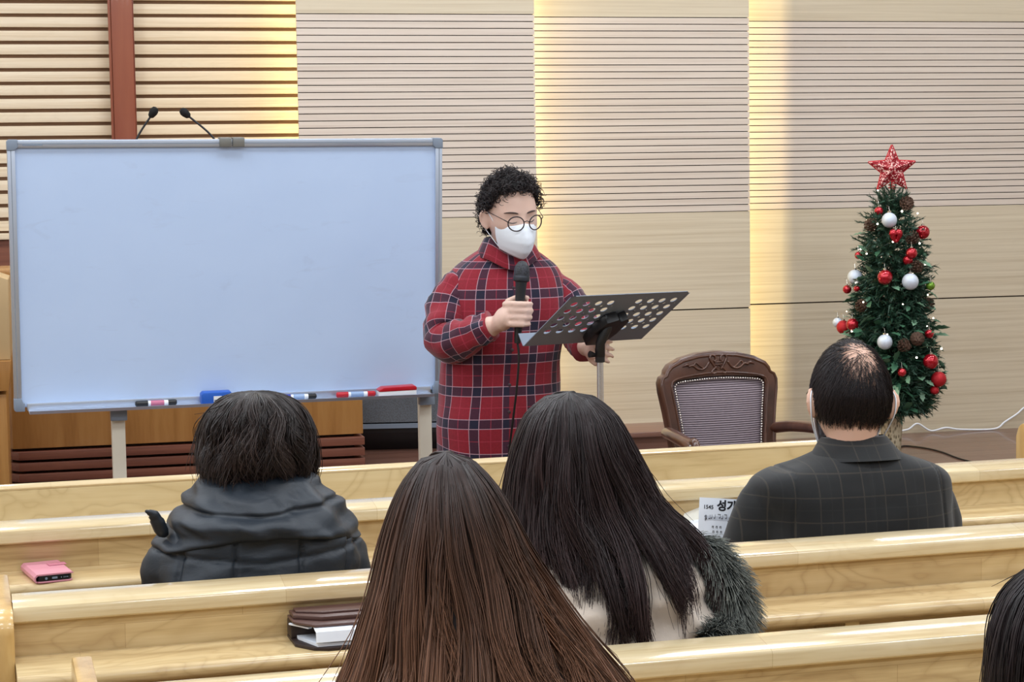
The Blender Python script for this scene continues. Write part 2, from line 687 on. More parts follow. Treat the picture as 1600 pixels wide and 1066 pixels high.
# slatted wall behind the cross
sw = struct('wall_back_slatted', (-4.5, 9.530, 0.35), (1.36, 9.62, CEIL), M['slat_back'])
first = None
zz = 1.383
while zz < CEIL - 0.05:
    if first is None:
        first = MB().box((0, 0, 0), (5.8, 0.030, 0.0462)).build('slat', M['slat'], sw, loc=(-4.5, 9.50, zz), bevel=0.002)
    else:
        copy_of(first, sw, (-4.5, 9.50, zz))
    zz += 0.0631
MB().box((-4.5, 9.47, 1.343), (1.30, 9.56, 1.372)).build('ledge', M['slat'], sw, bevel=0.003)
MB().box((-4.5, 9.49, 1.195), (1.30, 9.56, 1.340)).build('dark_band', M['podium_slat'], sw)
MB().box((-4.5, 9.50, 0.35), (1.30, 9.56, 1.195)).build('lower_board', M['panel'], sw)

# wooden cross on the slatted wall
cr = thing('wooden_cross', 'reddish brown wooden cross mounted on the pale slatted wall', 'cross', (0.3365, 9.44, 1.2))
MB().box((-0.042, -0.035, 0), (0.056, 0.03, 2.3)).build('upright', M['cross'], cr, bevel=0.004)
MB().box((-0.056, -0.025, 0), (-0.0425, 0.03, 2.3)).build('edge_moulding', M['cross'], cr, bevel=0.004)
MB().box((0.0565, -0.025, 0), (0.062, 0.03, 2.3)).build('edge_moulding', M['cross'], cr, bevel=0.002)
MB().box((-0.60, -0.033, 1.52), (-0.0565, 0.03, 1.63)).build('cross_arm', M['cross'], cr, bevel=0.004)
MB().box((0.0625, -0.033, 1.52), (0.61, 0.03, 1.63)).build('cross_arm', M['cross'], cr, bevel=0.004)

# ---------------------------------------------------------------- pews


def rounded_rect(x0, y0, x1, y1, r, n=5, which=(1, 1, 1, 1)):
    """corner order: lower left, lower right, upper right, upper left"""
    out = []
    for k, (cx_, cy_, a0) in enumerate(((x0 + r, y0 + r, PI), (x1 - r, y0 + r, 1.5 * PI), (x1 - r, y1 - r, 0), (x0 + r, y1 - r, 0.5 * PI))):
        if which[k]:
            for i in range(n + 1):
                a = a0 + 0.5 * PI * i / n
                out.append((cx_ + r * math.cos(a), cy_ + r * math.sin(a)))
        else:
            out.append(((x0, y0), (x1, y0), (x1, y1), (x0, y1))[k])
    return out


def end_panel_poly(y0, y1, ztop, foot=0.0):
    r = 0.045
    return [(y0, 0.0), (y1, 0.0), (y1, ztop - r)] + [(y1 - r + r * math.cos(a), ztop - r + r * math.sin(a)) for a in np.linspace(0, PI / 2, 6)] + \
           [(y0 + r + r * math.cos(a), ztop - r + r * math.sin(a)) for a in np.linspace(PI / 2, PI, 6)]


def pew(label, ox, oy, rot, x0, x1, left_end=True, right_end=True, seat=True):
    """origin: far edge of the cap rail; x along the pew, y towards the stage"""
    t = thing('pew', label, 'pew', (ox, oy, 0), math.radians(rot), 'pale wooden pews in rows')
    L = x1 - x0
    MB().prism([(-0.004, 0.784), (0.0, 0.788), (0.0, 0.814), (-0.003, 0.8185), (-0.008, 0.8195), (-0.070, 0.8080), (-0.077, 0.8050), (-0.0805, 0.799), (-0.0795, 0.7785), (-0.076, 0.775), (-0.060, 0.775), (-0.060, 0.784)], x0, x1, 'X').build('cap_rail', M['pew_cap'], t)
    MB().box((x0, -0.064, 0.30), (x1, -0.036, 0.787)).build('back_panel', M['pew'], t)
    sh = rounded_rect(-0.235, 0.678, -0.064, 0.708, 0.0149, 6, (1, 0, 0, 1))
    MB().prism(sh, x0, x1, 'X').build('book_shelf', M['pew'], t)
    if seat:
        MB().prism(rounded_rect(-0.036, 0.405, 0.40, 0.432, 0.012, 4, (0, 1, 1, 0)), x0, x1, 'X').build('seat', M['pew'], t)
        MB().box((x0, 0.34, 0.30), (x1, 0.36, 0.405)).build('seat_apron', M['pew'], t)
    xs = np.arange(x0 + 0.55, x1 - 0.1, 1.12)
    for k, xx in enumerate(xs):
        MB().prism([(-0.064, 0.678), (-0.215, 0.678), (-0.215, 0.645), (-0.085, 0.50), (-0.064, 0.50)], xx, xx + 0.032, 'X').build('shelf_bracket', M['pew'], t)
        if seat:
            MB().box((xx, -0.036, 0.0), (xx + 0.035, 0.34, 0.405)).build('leg', M['pew'], t)
    if left_end:
        MB().prism(end_panel_poly(-0.125, 0.30, 0.806), x0 - 0.034, x0, 'X').build('end_panel', M['pew_end'], t, bevel=0.006)
    if right_end:
        MB().prism(end_panel_poly(-0.125, 0.30, 0.806), x1, x1 + 0.034, 'X').build('end_panel', M['pew_end'], t, bevel=0.006)
    return t


def front_screen(label, ox, oy, rot, x0, x1, lend, rend):
    t = thing('front_screen', label, 'screen', (ox, oy, 0), math.radians(rot), 'wooden screens before the first pew')
    MB().box((x0, -0.030, 0.05), (x1, 0.0, 0.806)).build('screen_panel', M['screen'], t)
    MB().prism([(-0.031, 0.8065), (-0.0318, 0.8105), (-0.029, 0.8135), (-0.004, 0.8195), (0.001, 0.8165), (0.001, 0.8065)], x0, x1, 'X').build('top_edge_sheen', M['pew_cap'], t)  # added strip, paler and tilted so the top edge shows a white reflection
    MB().prism(rounded_rect(-0.20, 0.640, -0.030, 0.668, 0.0139, 5, (1, 0, 0, 1)), x0, x1, 'X').build('book_shelf', M['pew'], t)
    MB().box((x0, -0.045, 0.0), (x1, 0.015, 0.05)).build('foot_rail', M['pew'], t)
    for xx in np.arange(x0 + 0.5, x1 - 0.1, 1.1):
        MB().prism([(-0.030, 0.64), (-0.18, 0.64), (-0.18, 0.61), (-0.05, 0.48), (-0.030, 0.48)], xx, xx + 0.03, 'X').build('shelf_bracket', M['pew'], t)
    if lend:
        MB().prism(end_panel_poly(-0.11, 0.02, 0.838), x0 - 0.034, x0, 'X').build('end_panel', M['pew_end'], t, bevel=0.006)
    if rend:
        MB().prism(end_panel_poly(-0.11, 0.02, 0.838), x1, x1 + 0.034, 'X').build('end_panel', M['pew_end'], t, bevel=0.006)
    return t


front_screen('long pale wooden front screen before the first pew, ending behind the balding man', 0.873, 5.346, 2.33, -2.2, 1.445, True, True)
front_screen('end of a second front screen showing at the right edge behind the pews', 2.90, 5.43, 2.33, -0.02, 2.4, True, True)
pew('first pew from the stage, with the pink phone case on its book shelf', 1.113, 4.802, 3.0, -2.4, 2.6)
pew('second pew from the stage, with the brown binder on its book shelf', 0.950, 3.938, 2.75, -1.055, 2.6)
pew('third pew from the stage, nearest in view, behind the dark-haired girl', 0.850, 3.152, 2.05, -0.802, 2.7)
pew('rearmost pew under the brown-haired girl, below the lower edge', 0.850, 2.34, 2.3, -0.9, 2.8)

# ---------------------------------------------------------------- whiteboard on its stand
WB_LOC = Vector((0.602, 6.85, 0.0))
WB_ROT = math.radians(4.156)
wb = thing('whiteboard', 'large mobile whiteboard with aluminium frame and pen tray on cream legs', 'whiteboard', WB_LOC, WB_ROT)
MBD = Matrix.Translation((0, 0, 1.292)) @ Matrix.Rotation(math.radians(0.293), 4, 'Y') @ Matrix.Rotation(math.radians(3.3), 4, 'X')
BW, BH, FR = 0.75, 0.458, 0.026
o = MB().box((-BW + 0.012, 0.0, -BH + 0.012), (BW - 0.012, 0.016, BH - 0.012)).build('board_surface', M['whiteboard'], wb)
o.matrix_local = MBD


def board_part(name, mb, mat, bevel=0.0):
    p = mb.build(name, mat, wb, bevel=bevel)
    p.matrix_local = MBD
    return p


for s in (-1, 1):
    x0, x1 = sorted((s * BW, s * (BW - FR)))
    r = board_part('frame_rail', MB().box((x0, -0.010, -BH + 0.042), (x1, 0.020, BH - 0.034)), M['alu'], 0.003)
    xg = s * (BW - 0.012)
    board_part('rail_groove', MB().box((xg - 0.0012, -0.0106, -BH + 0.043), (xg + 0.0012, -0.0096, BH - 0.035)), M['grey_plastic'])
board_part('frame_rail', MB().box((-BW + 0.034, -0.010, BH - FR), (BW - 0.034, 0.020, BH)), M['alu'], 0.003)
board_part('rail_groove', MB().box((-BW + 0.035, -0.0106, BH - 0.014), (BW - 0.035, -0.0096, BH - 0.0115)), M['grey_plastic'])
board_part('frame_rail', MB().box((-BW + 0.042, -0.010, -BH), (BW - 0.042, 0.020, -BH + FR)), M['alu'], 0.003)
for sx in (-1, 1):
    for sz in (-1, 1):
        mb = MB()
        a, b, h = 0.0, 0.036, 0.036 if sz > 0 else 0.044
        poly = [(0.006, 0), (b, 0), (b, FR), (FR + 0.004, FR + 0.004), (FR, h), (0, h), (0, 0.006)]
        poly = [(sx * (BW + 0.001 - p[0]), sz * (BH + 0.001 - p[1])) for p in poly]
        mb.prism(poly, -0.0135, 0.023, 'Y')
        board_part('corner_cap', mb, M['grey_plastic'], 0.002)
board_part('pen_tray', MB().prism([(-0.010, -BH - 0.001), (-0.075, -BH - 0.001), (-0.078, -BH + 0.010), (-0.074, -BH + 0.010), (-0.071, -BH + 0.004), (-0.010, -BH + 0.004)], -BW + 0.046, BW - 0.046, 'X'), M['alu'])
TRAY_Z = -BH + 0.004
board_part('maker_plate', MB().box((-BW + 0.05, -0.0112, BH - 0.019), (-BW + 0.115, -0.0102, BH - 0.012)), M['grey_plastic'])
for k, xx in enumerate((-0.043, 0.002)):
    board_part('top_clip', MB().box((xx, -0.020, BH - 0.026), (xx + 0.041, 0.024, BH + 0.006)), M['clip'], 0.003)
for xx in (-0.405, 0.690):
    lg = MB().box((xx - 0.023, 0.034, 0.07), (xx + 0.023, 0.064, 1.70)).build('leg', M['leg_paint'], wb, bevel=0.004)
    MB().box((xx - 0.028, 0.004, 0.790), (xx + 0.028, 0.036, 0.826)).build('tray_bracket', M['grey_plastic'], lg, bevel=0.004)
    MB().box((xx - 0.025, -0.28, 0.045), (xx + 0.025, 0.38, 0.075)).build('foot', M['leg_paint'], lg, bevel=0.004)
    for yy in (-0.25, 0.35):
        MB().lathe([(0.024, -0.012), (0.024, 0.012)], 16, Matrix.Translation((xx, yy, 0.024)) @ Matrix.Rotation(PI / 2, 4, 'Y')).build('caster', M['black'], lg)
MB().box((-0.382, 0.036, 0.30), (0.667, 0.058, 0.34)).build('cross_bar', M['leg_paint'], wb, bevel=0.003)
WBM = Matrix.Translation(WB_LOC) @ Matrix.Rotation(WB_ROT, 4, 'Z') @ MBD


def on_tray(o, x, y, dz, yaw=0.0):
    o.matrix_world = WBM @ Matrix.Translation((x, y, TRAY_Z + dz)) @ Matrix.Rotation(yaw, 4, 'Z')


def marker(label, x, yaw, capmat, bodymat, endmat, wrap=None, length=0.142):
    t = thing('marker_pen', label, 'marker', group='pens on the whiteboard tray')
    rx = Matrix.Rotation(PI / 2, 4, 'Y')
    h = length / 2
    r = 0.0098
    MB().lathe([(r * 0.6, -h), (r, -h + 0.003), (r * 1.06, -h + 0.042), (r * 0.95, -h + 0.043)], 16, rx).build('cap', capmat, t)
    b = MB().lathe([(r * 0.93, -h + 0.043), (r * 0.93, h - 0.030)], 16, rx).build('barrel', bodymat, t)
    if wrap:
        MB().lathe([(r * 0.945, -h + 0.052), (r * 0.945, h - 0.044)], 16, rx).build('print_band', wrap, b)
    MB().lathe([(r, h - 0.030), (r, h - 0.004), (r * 0.6, h)], 16, rx).build('end_plug', endmat, t)
    on_tray(t, x, -0.042, 0.0104, yaw)
    return t


M['pink_print'] = pbr('pink_print', rgb(196, 110, 140), 0.5)
M['blue_print'] = pbr('blue_print', rgb(150, 176, 214), 0.5)
marker('black-capped marker pen with pink band, left end of the whiteboard tray', -0.278, 0.02, M['black'], M['white_plastic'], M['black'], M['pink_print'])
marker('white marker pen with blue cap and black end on the whiteboard tray', 0.215, 0.0, M['blue_cap'], M['white_plastic'], M['black'], M['blue_print'], 0.135)
marker('red marker pen beside the red eraser on the whiteboard tray', 0.425, -0.02, M['red_plastic'], M['white_plastic'], M['red_plastic'], M['blue_print'])
t = thing('board_eraser', 'bright blue block eraser with white sticker on the whiteboard tray', 'eraser')
MB().prism([(-0.053, 0), (0.053, 0), (0.053, 0.030), (0.049, 0.042), (-0.046, 0.042), (-0.053, 0.034)], -0.026, 0.022, 'Y').build('body', M['blue_plastic'], t, bevel=0.003)
MB().box((-0.012, -0.0275, 0.009), (0.016, -0.0262, 0.029)).build('sticker', M['white_plastic'], t)
MB().box((-0.010, -0.0280, 0.011), (0.014, -0.0276, 0.017)).build('print', M['grey_plastic'], t)
on_tray(t, -0.072, -0.044, 0.001, 0.0)
t = thing('board_eraser', 'red-topped white eraser at the right end of the whiteboard tray', 'eraser')
MB().prism([(-0.068, 0), (0.068, 0), (0.068, 0.020), (-0.068, 0.018)], -0.025, 0.022, 'Y').build('felt_pad', M['white_plastic'], t, bevel=0.002)
MB().prism([(-0.069, 0.0182), (0.069, 0.0202), (0.069, 0.031), (0.064, 0.035), (-0.052, 0.032), (-0.069, 0.023)], -0.026, 0.023, 'Y').build('back', M['red_plastic'], t, bevel=0.003)
on_tray(t, 0.572, -0.044, 0.001, 0.0)

# ---------------------------------------------------------------- podium behind the board, microphones
pd = thing('podium', 'wide orange wood podium with dark walnut slats standing behind the whiteboard', 'podium', (0.0, 8.40, 0.35))
MB().prism([(-0.195, 0.02), (-0.215, 0.06), (-0.215, 0.38), (1.285, 0.38), (1.285, 0.02)], 0.145, 0.86, 'Z').build('front_body', M['podium'], pd, bevel=0.003)
MB().prism([(-0.20, 0.06), (-0.20, 0.36), (1.25, 0.36), (1.25, 0.06)], 0.0, 0.145, 'Z').build('plinth', M['backing'], pd)
for k in range(3):
    z1 = 0.133 - k * 0.0465
    pl = [(-0.175, 0.0), (-0.218, 0.055), (-0.218, 0.375), (1.288, 0.375), (1.288, 0.0)]
    MB().prism(pl, max(z1 - 0.0345, 0.0), z1, 'Z').build('walnut_slat', M['podium_slat'], pd, bevel=0.002)
MB().box((-0.235, -0.02, 0.86), (1.305, 0.40, 0.90)).build('podium_top', M['podium'], pd, bevel=0.008)


def gooseneck(label, base, mid, tip):
    t = thing('gooseneck_microphone', label, 'microphone', base, 0, 'podium microphones')
    b = Vector(base)
    MB().lathe([(0.030, 0), (0.030, 0.012), (0.016, 0.022), (0.010, 0.040)], 18).build('base', M['black'], t)
    pth = catmull([Vector((0, 0, 0.03)), (Vector(mid) - b) * 0.55 + Vector((0, 0, 0.10)), Vector(mid) - b, Vector(tip) - b], 8)
    MB().tube(pth, 0.0045, 8).build('stem', M['dark_metal'], t)
    d = (Vector(tip) - Vector(mid)).normalized()
    q = d.to_track_quat('Z', 'Y').to_matrix().to_4x4()
    MB().lathe([(0.006, -0.02), (0.013, -0.014), (0.018, 0.004), (0.018, 0.016), (0.012, 0.028), (0.004, 0.031)], 14, Matrix.Translation(Vector(tip) - b) @ q).build('foam_head', M['black_soft'], t)
    return t


gooseneck('gooseneck microphone leaning right, beside the red-brown cross', (0.235, 8.62, 1.25), (0.362, 8.60, 1.79), (0.430, 8.58, 1.895))
gooseneck('gooseneck microphone leaning left, above the clip of the whiteboard', (0.835, 8.62, 1.25), (0.690, 8.60, 1.785), (0.572, 8.58, 1.892))

# side lectern cut by the left edge
sl = thing('side_lectern', 'stepped wooden side lectern cut by the left edge beside the whiteboard', 'lectern', (-0.55, 7.74, 0.20))
MB().box((-0.30, 0.0, 0.0), (0.352, 0.38, 0.60)).build('base', M['podium'], sl, bevel=0.004)
MB().prism([(-0.32, 0.615), (0.362, 0.615), (0.374, 0.730), (-0.34, 0.730)], -0.02, 0.40, 'Y').build('ledge', M['podium'], sl, bevel=0.003)
MB().prism([(-0.30, 0.731), (0.372, 0.731), (0.374, 1.040), (0.25, 1.085), (-0.30, 1.085)], 0.02, 0.36, 'Y').build('upper_case', M['pale_ply'], sl, bevel=0.004)

# floor monitor
mo = thing('stage_monitor', 'black wedge stage monitor speaker on the step beside the podium', 'speaker', (1.52, 9.0, 0.35), math.radians(-10))
MB().prism([(-0.10, 0.0), (0.20, 0.0), (0.20, 0.36), (0.10, 0.36), (-0.155, 0.115), (-0.155, 0.085)], -0.26, 0.25, 'X').build('cabinet', M['black'], mo, bevel=0.006)
MB().prism([(-0.166, 0.107), (-0.158, 0.107), (-0.158, 0.128), (-0.166, 0.128)], -0.262, 0.212, 'X').build('trim_strip', M['grey_plastic'], mo)
dv = Vector((0, 0.245, 0.235)).normalized()
MB().prism([(-0.160, 0.118), (0.092, 0.362), (0.086, 0.370), (-0.166, 0.126)], 0.214, 0.236, 'X').build('trim_strip', M['grey_plastic'], mo)
t_ = NT('speaker_grille')
vo = t_.n('ShaderNodeTexVoronoi')
vo.inputs['Scale'].default_value = 160
t_.link(t_.obj_coord(), vo.inputs['Vector'])
t_.link(t_.ramp(vo.outputs[0], [(0.2, rgb(8, 8, 10)), (0.6, rgb(40, 42, 52))]), t_.b.inputs['Base Color'])
M['grille'] = t_.m
MB().prism([(-0.150, 0.128), (0.084, 0.354), (0.080, 0.360), (-0.155, 0.134)], -0.258, 0.212, 'X').build('grille', M['grille'], mo)

# ---------------------------------------------------------------- carved armchair
M['chair_wood'] = wood('carved_walnut', rgb(100, 64, 46), rgb(80, 48, 35), rgb(50, 28, 20), (6, 6, 3), 0.28, 0.4, swirl=0.2)


def ribbed_fabric():
    t = NT('ribbed_fabric')
    sep = t.n('ShaderNodeSeparateXYZ')
    co = t.obj_coord()
    t.link(co, sep.inputs[0])
    w = t.math('SINE', t.math('MULTIPLY', sep.outputs[2], 2 * PI / 0.0082))
    f = t.math('ADD', t.math('MULTIPLY', w, 0.5), 0.5)
    nz = t.noise(t.mapping(co, (60, 60, 400)), 1.0, 3)
    f = t.math('ADD', t.math('MULTIPLY', f, 0.75), t.math('MULTIPLY', nz, 0.3))
    t.link(t.ramp(f, [(0.15, rgb(34, 26, 32)), (0.5, rgb(118, 102, 110)), (0.9, rgb(166, 152, 160))]), t.b.inputs['Base Color'])
    t.val(t.b, Roughness=0.7)
    t.bump(f, 0.5, 0.002)
    return t.m


M['chair_fabric'] = ribbed_fabric()
M['nail'] = pbr('nail_heads', rgb(235, 228, 220), 0.2, 0.8)
ch = thing('carved_armchair', 'carved dark wood armchair with ribbed mauve back and studded edge', 'chair', (2.425, 6.93, 0.0), math.radians(184))


def lean(x, z, y=0.0):
    return (x, y - 0.17 * max(z - 0.43, -0.2), z)


OUT = [(.196, .36), (.200, .50), (.212, .62), (.226, .72), (.238, .79), (.240, .825), (.232, .848), (.216, .856), (.212, .872), (.196, .892), (.150, .915), (.080, .932), (0, .938)]
INN = [(.150, .36), (.154, .50), (.164, .62), (.176, .72), (.186, .79), (.188, .812), (.183, .827), (.172, .834), (.160, .836), (.14, .838), (.10, .841), (.05, .844), (0, .845)]
outl = OUT + [(-x, z) for x, z in OUT[::-1][1:]]
innl = INN + [(-x, z) for x, z in INN[::-1][1:]]


def loop_frame(o_, i_, y0, y1):
    mb = MB()
    n = len(o_)
    rr = [[lean(*p, y0) for p in o_], [lean(*p, y1) for p in o_], [lean(*p, y1) for p in i_], [lean(*p, y0) for p in i_]]
    vs_ = [p for r in rr for p in r]
    fs = []
    for k in range(4):
        k2 = (k + 1) % 4
        for i in range(n - 1):
            fs.append((k * n + i, k * n + i + 1, k2 * n + i + 1, k2 * n + i))
    fs.append((0, n, 2 * n, 3 * n))
    fs.append((n - 1, 4 * n - 1, 3 * n - 1, 2 * n - 1))
    mb.add(vs_, fs)
    return mb


bf = loop_frame(outl, innl, -0.028, 0.022).build('back_frame', M['chair_wood'], ch, bevel=0.007, seg=3)
mid1 = [(o_[0] * 0.60 + i_[0] * 0.40, o_[1] * 0.6 + i_[1] * 0.4) for o_, i_ in zip(outl, innl)]
MB().tube([lean(*p, 0.022) for p in [(i_[0] * 0.86 + o_[0] * 0.14, i_[1] * 0.86 + o_[1] * 0.14) for o_, i_ in zip(outl, innl)]], 0.0045, 8).build('inner_bead', M['chair_wood'], bf)
MB().tube([lean(*p, 0.020) for p in [(i_[0] * 0.15 + o_[0] * 0.85, i_[1] * 0.15 + o_[1] * 0.85) for o_, i_ in zip(outl, innl)]], 0.006, 8).build('outer_bead', M['chair_wood'], bf)
# upholstered back panel, slightly domed
mb = MB()
nu, nv = 18, 20
vsl = []
for j in range(nv + 1):
    z = 0.36 + (0.843 - 0.36) * j / nv
    hw = interp([p[1] for p in INN[:8]], [p[0] for p in INN[:8]], min(z, 0.834)) if z < 0.834 else interp([0.834, 0.845], [0.172, 0.02], z)
    for i in range(nu + 1):
        s = -1 + 2 * i / nu
        dome = 0.024 * (1 - abs(s) ** 3) * (1 - abs(2 * j / nv - 1) ** 3)
        vsl.append(lean(s * hw, z, 0.002 + dome))
mb.add(vsl, [(j * (nu + 1) + i, j * (nu + 1) + i + 1, (j + 1) * (nu + 1) + i + 1, (j + 1) * (nu + 1) + i) for j in range(nv) for i in range(nu)])
MB().prism([(-.19, .40), (.19, .40), (.215, .80), (.20, .86), (-.20, .86), (-.215, .80)], -.020, -.006, 'Y', Matrix.Shear('XY', 4, (0, 0)) @ Matrix(((1, 0, 0, 0), (0, 1, -.17, .0731), (0, 0, 1, 0), (0, 0, 0, 1)))).build('back_lining', M['chair_wood'], ch)
MB_back = mb.build('back_upholstery', M['chair_fabric'], ch, smooth=180)
# studs
mb = MB()
pl = [Vector(lean(p[0] * 0.955, p[1] - (0.008 if p[1] > 0.82 else 0), 0.016)) for p in innl]
dl = [0]
for a, b in zip(pl, pl[1:]):
    dl.append(dl[-1] + (b - a).length)
for s in np.arange(0, dl[-1], 0.0098):
    k = max(min(np.searchsorted(dl, s) - 1, len(pl) - 2), 0)
    q = pl[k].lerp(pl[k + 1], (s - dl[k]) / max(dl[k + 1] - dl[k], 1e-6))
    mb.ball(q, 0.0042, 7, 5)
tag(mb.build('stud_trim', M['nail'], ch, smooth=180), kind='stuff')
# carved crest
mb = MB()


def scroll(pts, r):
    mb.tube([lean(x, z, 0.024) for x, z in [(p.x, p.y) for p in catmull([(a, b, 0) for a, b in pts], 5)]], r, 7)


for s in (-1, 1):
    scroll([(s * .008, .870), (s * .022, .890), (s * .034, .912), (s * .026, .924), (s * .012, .918), (s * .010, .905), (s * .018, .900)], 0.0045)
    scroll([(s * .006, .885), (s * .020, .872), (s * .030, .862), (s * .022, .855), (s * .012, .860)], 0.0042)
    scroll([(s * .038, .900), (s * .052, .880), (s * .070, .872), (s * .088, .876), (s * .104, .888), (s * .122, .885)], 0.0048)
    scroll([(s * .058, .872), (s * .075, .885), (s * .092, .898), (s * .100, .888)], 0.0035)
    mb.tube([lean(s * .115, .888, .024), lean(s * .130, .892, .024), lean(s * .146, .884, .022)], [0.003, 0.006, 0.002], 6)
mb.tube([lean(-.016, .889, .027), lean(.016, .889, .027)], 0.0042, 6)
mb.tube([lean(-.016, .897, .027), lean(.016, .897, .027)], 0.0035, 6)
mb.build('crest_carving', M['chair_wood'], bf, smooth=180)
for s in (-1, 1):
    ar = MB().tube(catmull([(s * .215, -0.03, .640), (s * .250, 0.06, .655), (s * .282, 0.20, .662), (s * .292, 0.34, .655), (s * .292, 0.405, .640)], 6), [0.027] * 25, 12, flat=0.8, round_ends=True).build('arm', M['chair_wood'], ch, smooth=180)
    # rolled hand scroll
    pts = []
    for k in range(34):
        a = k / 33 * 2 * PI * 1.5
        r = 0.040 * (1 - 0.75 * k / 33)
        pts.append((s * .292, 0.40 + r * math.cos(PI / 2 - a), .628 + r * math.sin(PI / 2 - a)))
    MB().tube(pts, [0.016 * (1 - 0.55 * k / 33) for k in range(34)], 8).build('scroll', M['chair_wood'], ar, smooth=180)
    MB().lathe([(0.026, -0.024), (0.028, 0), (0.026, 0.024)], 16, Matrix.Translation((s * .292, 0.40, .628)) @ Matrix.Rotation(PI / 2, 4, 'Y')).build('scroll_core', M['chair_wood'], ar)
    MB().tube(catmull([(s * .288, 0.33, .64), (s * .275, 0.36, .56), (s * .245, 0.31, .47), (s * .235, 0.30, .38)], 5), [0.02] * 16, 10).build('arm_post', M['chair_wood'], ch, smooth=180)
    for (yy, kx) in ((0.40, 1), (-0.02, -1)):
        MB().tube(catmull([(s * .215, yy, .36), (s * .225, yy + 0.02 * kx, .25), (s * .205, yy + 0.01 * kx, .10), (s * .22, yy + 0.03 * kx, .012)], 5), [0.032 - 0.0011 * k for k in range(16)], 10).build('leg', M['chair_wood'], ch, smooth=180)
MB().box((-.245, -.03, .345), (.245, .44, .405)).build('seat_rail', M['chair_wood'], ch, bevel=0.014)
MB().prism(rounded_rect(-.225, .406, .225, .465, .025, 4, (0, 0, 1, 1)), 0.0, .425, 'Y').build('seat_cushion', M['chair_fabric'], ch, bevel=0.008)

# ---------------------------------------------------------------- music stand
M['desk_metal'] = pbr('stand_desk', rgb(122, 132, 148), 0.36, 0.0)
ms = thing('music_stand', 'dark grey perforated music stand on a chrome pole before the speaker', 'music stand', (1.608, 5.735, 0.0))
DW, DH = 0.46, 0.29
yw, tl = math.radians(22.6), math.radians(33.7)
du = Vector((math.cos(yw), math.sin(yw), -0.015)).normalized()
bk = Vector((-math.sin(yw), math.cos(yw), 0))
dvv = (-bk * math.cos(tl) + Vector((0, 0, math.sin(tl)))).normalized()
dn = dvv.cross(du).normalized()          # underside, towards the floor and the hall
if dn.z > 0:
    dn = -dn
DM = Matrix((du, dvv, -dn)).transposed().to_4x4()
DM.translation = Vector((1.635 - 1.608, 5.736 - 5.735, 1.172))
mb = MB()
th = 0.0022
colsL = [-.192, -.146, -.100, -.054]
colsR = [.054, .100, .146, .192]
xe = [-DW / 2] + [c - .022 for c in colsL] + [-.032] + [.032] + [c + .022 for c in colsR] + [DW / 2]
rowsc = [-.062, -.022, .018, .058, .098]
ye = [-DH / 2] + [r - .02 for r in rowsc] + [.118, DH / 2]
holes = {}
cut = 0.028
for iy in range(len(ye) - 1):
    for ix in range(len(xe) - 1):
        x0, x1, y0, y1 = xe[ix], xe[ix + 1], ye[iy], ye[iy + 1]
        hc = None
        if 1 <= iy <= 5:
            for c in colsL + colsR:
                if x0 - 1e-6 < c - 0.012 and c + 0.012 < x1 + 1e-6:
                    hc = (c, (y0 + y1) / 2)
        if hc is None:
            p = [(x0, y0), (x1, y0), (x1, y1), (x0, y1)]
            if iy == len(ye) - 2 and ix == 0:
                p = [(x0, y0), (x1, y0), (x1, y1), (x0 + .016, y1), (x0 + .004, y1 - .006)]
            if iy == len(ye) - 2 and ix == len(xe) - 2:
                p = [(x0, y0), (x1, y0), (x1 - .003, y1 - .010), (x1 - .016, y1), (x0, y1)]
            for zz_, rv in ((0, 1), (th, -1)):
                q = [(a, b, zz_) for a, b in p]
                mb.add(q, [tuple(range(len(p)))[::rv]])
        else:
            K = 20
            ring, sq = [], []
            for k in range(K):
                a = 2 * PI * k / K
                ring.append((hc[0] + .0118 * math.cos(a), hc[1] + .0118 * math.sin(a)))
                m_ = max(abs(math.cos(a)), abs(math.sin(a)))
                sx, sy = math.cos(a) / m_, math.sin(a) / m_
                sq.append((x0 + (x1 - x0) * (sx + 1) / 2, y0 + (y1 - y0) * (sy + 1) / 2))
            for zz_, rv in ((0, 1), (th, -1)):
                v_ = [(a, b, zz_) for a, b in ring] + [(a, b, zz_) for a, b in sq]
                mb.add(v_, [(k, (k + 1) % K, K + (k + 1) % K, K + k)[::rv] for k in range(K)])
            v_ = [(a, b, 0) for a, b in ring] + [(a, b, th) for a, b in ring]
            mb.add(v_, [(k, (k + 1) % K, K + (k + 1) % K, K + k) for k in range(K)])
for (a, b) in (((-DW / 2, -DH / 2), (DW / 2, -DH / 2)), ((DW / 2, -DH / 2), (DW / 2, DH / 2 - .01)), ((DW / 2 - .016, DH / 2), (-DW / 2 + .016, DH / 2)), ((-DW / 2, DH / 2 - .006), (-DW / 2, -DH / 2))):
    mb.add([(a[0], a[1], 0), (b[0], b[1], 0), (b[0], b[1], th), (a[0], a[1], th)], [(0, 1, 2, 3)])
dk = mb.build('desk', M['desk_metal'], ms)
dk.matrix_local = DM
lp = MB().prism([(-DH / 2, 0), (-DH / 2 - .004, .004), (-DH / 2 - .004, .046), (-DH / 2 - .0015, .046), (-DH / 2 - .0015, .004), (-DH / 2 + .002, .002)], -DW / 2 + 0.0, DW / 2, 'X').build('ledge', M['desk_metal'], ms)
lp.matrix_local = DM
cp = MB().prism([(-.034, -.105), (.030, -.105), (.046, -.04), (.046, .035), (.03, .052), (.014, .034), (-.002, .048), (-.036, .030), (-.046, -.03)], -0.034, -0.001, 'Z').build('clamp_plate', M['black'], ms, bevel=0.006)
cp.matrix_local = DM
MB().tube([(0, 0, 1.040), (0, 0, 1.082)], [0.0145, 0.0155], 16).build('neck_clamp', M['black'], ms)
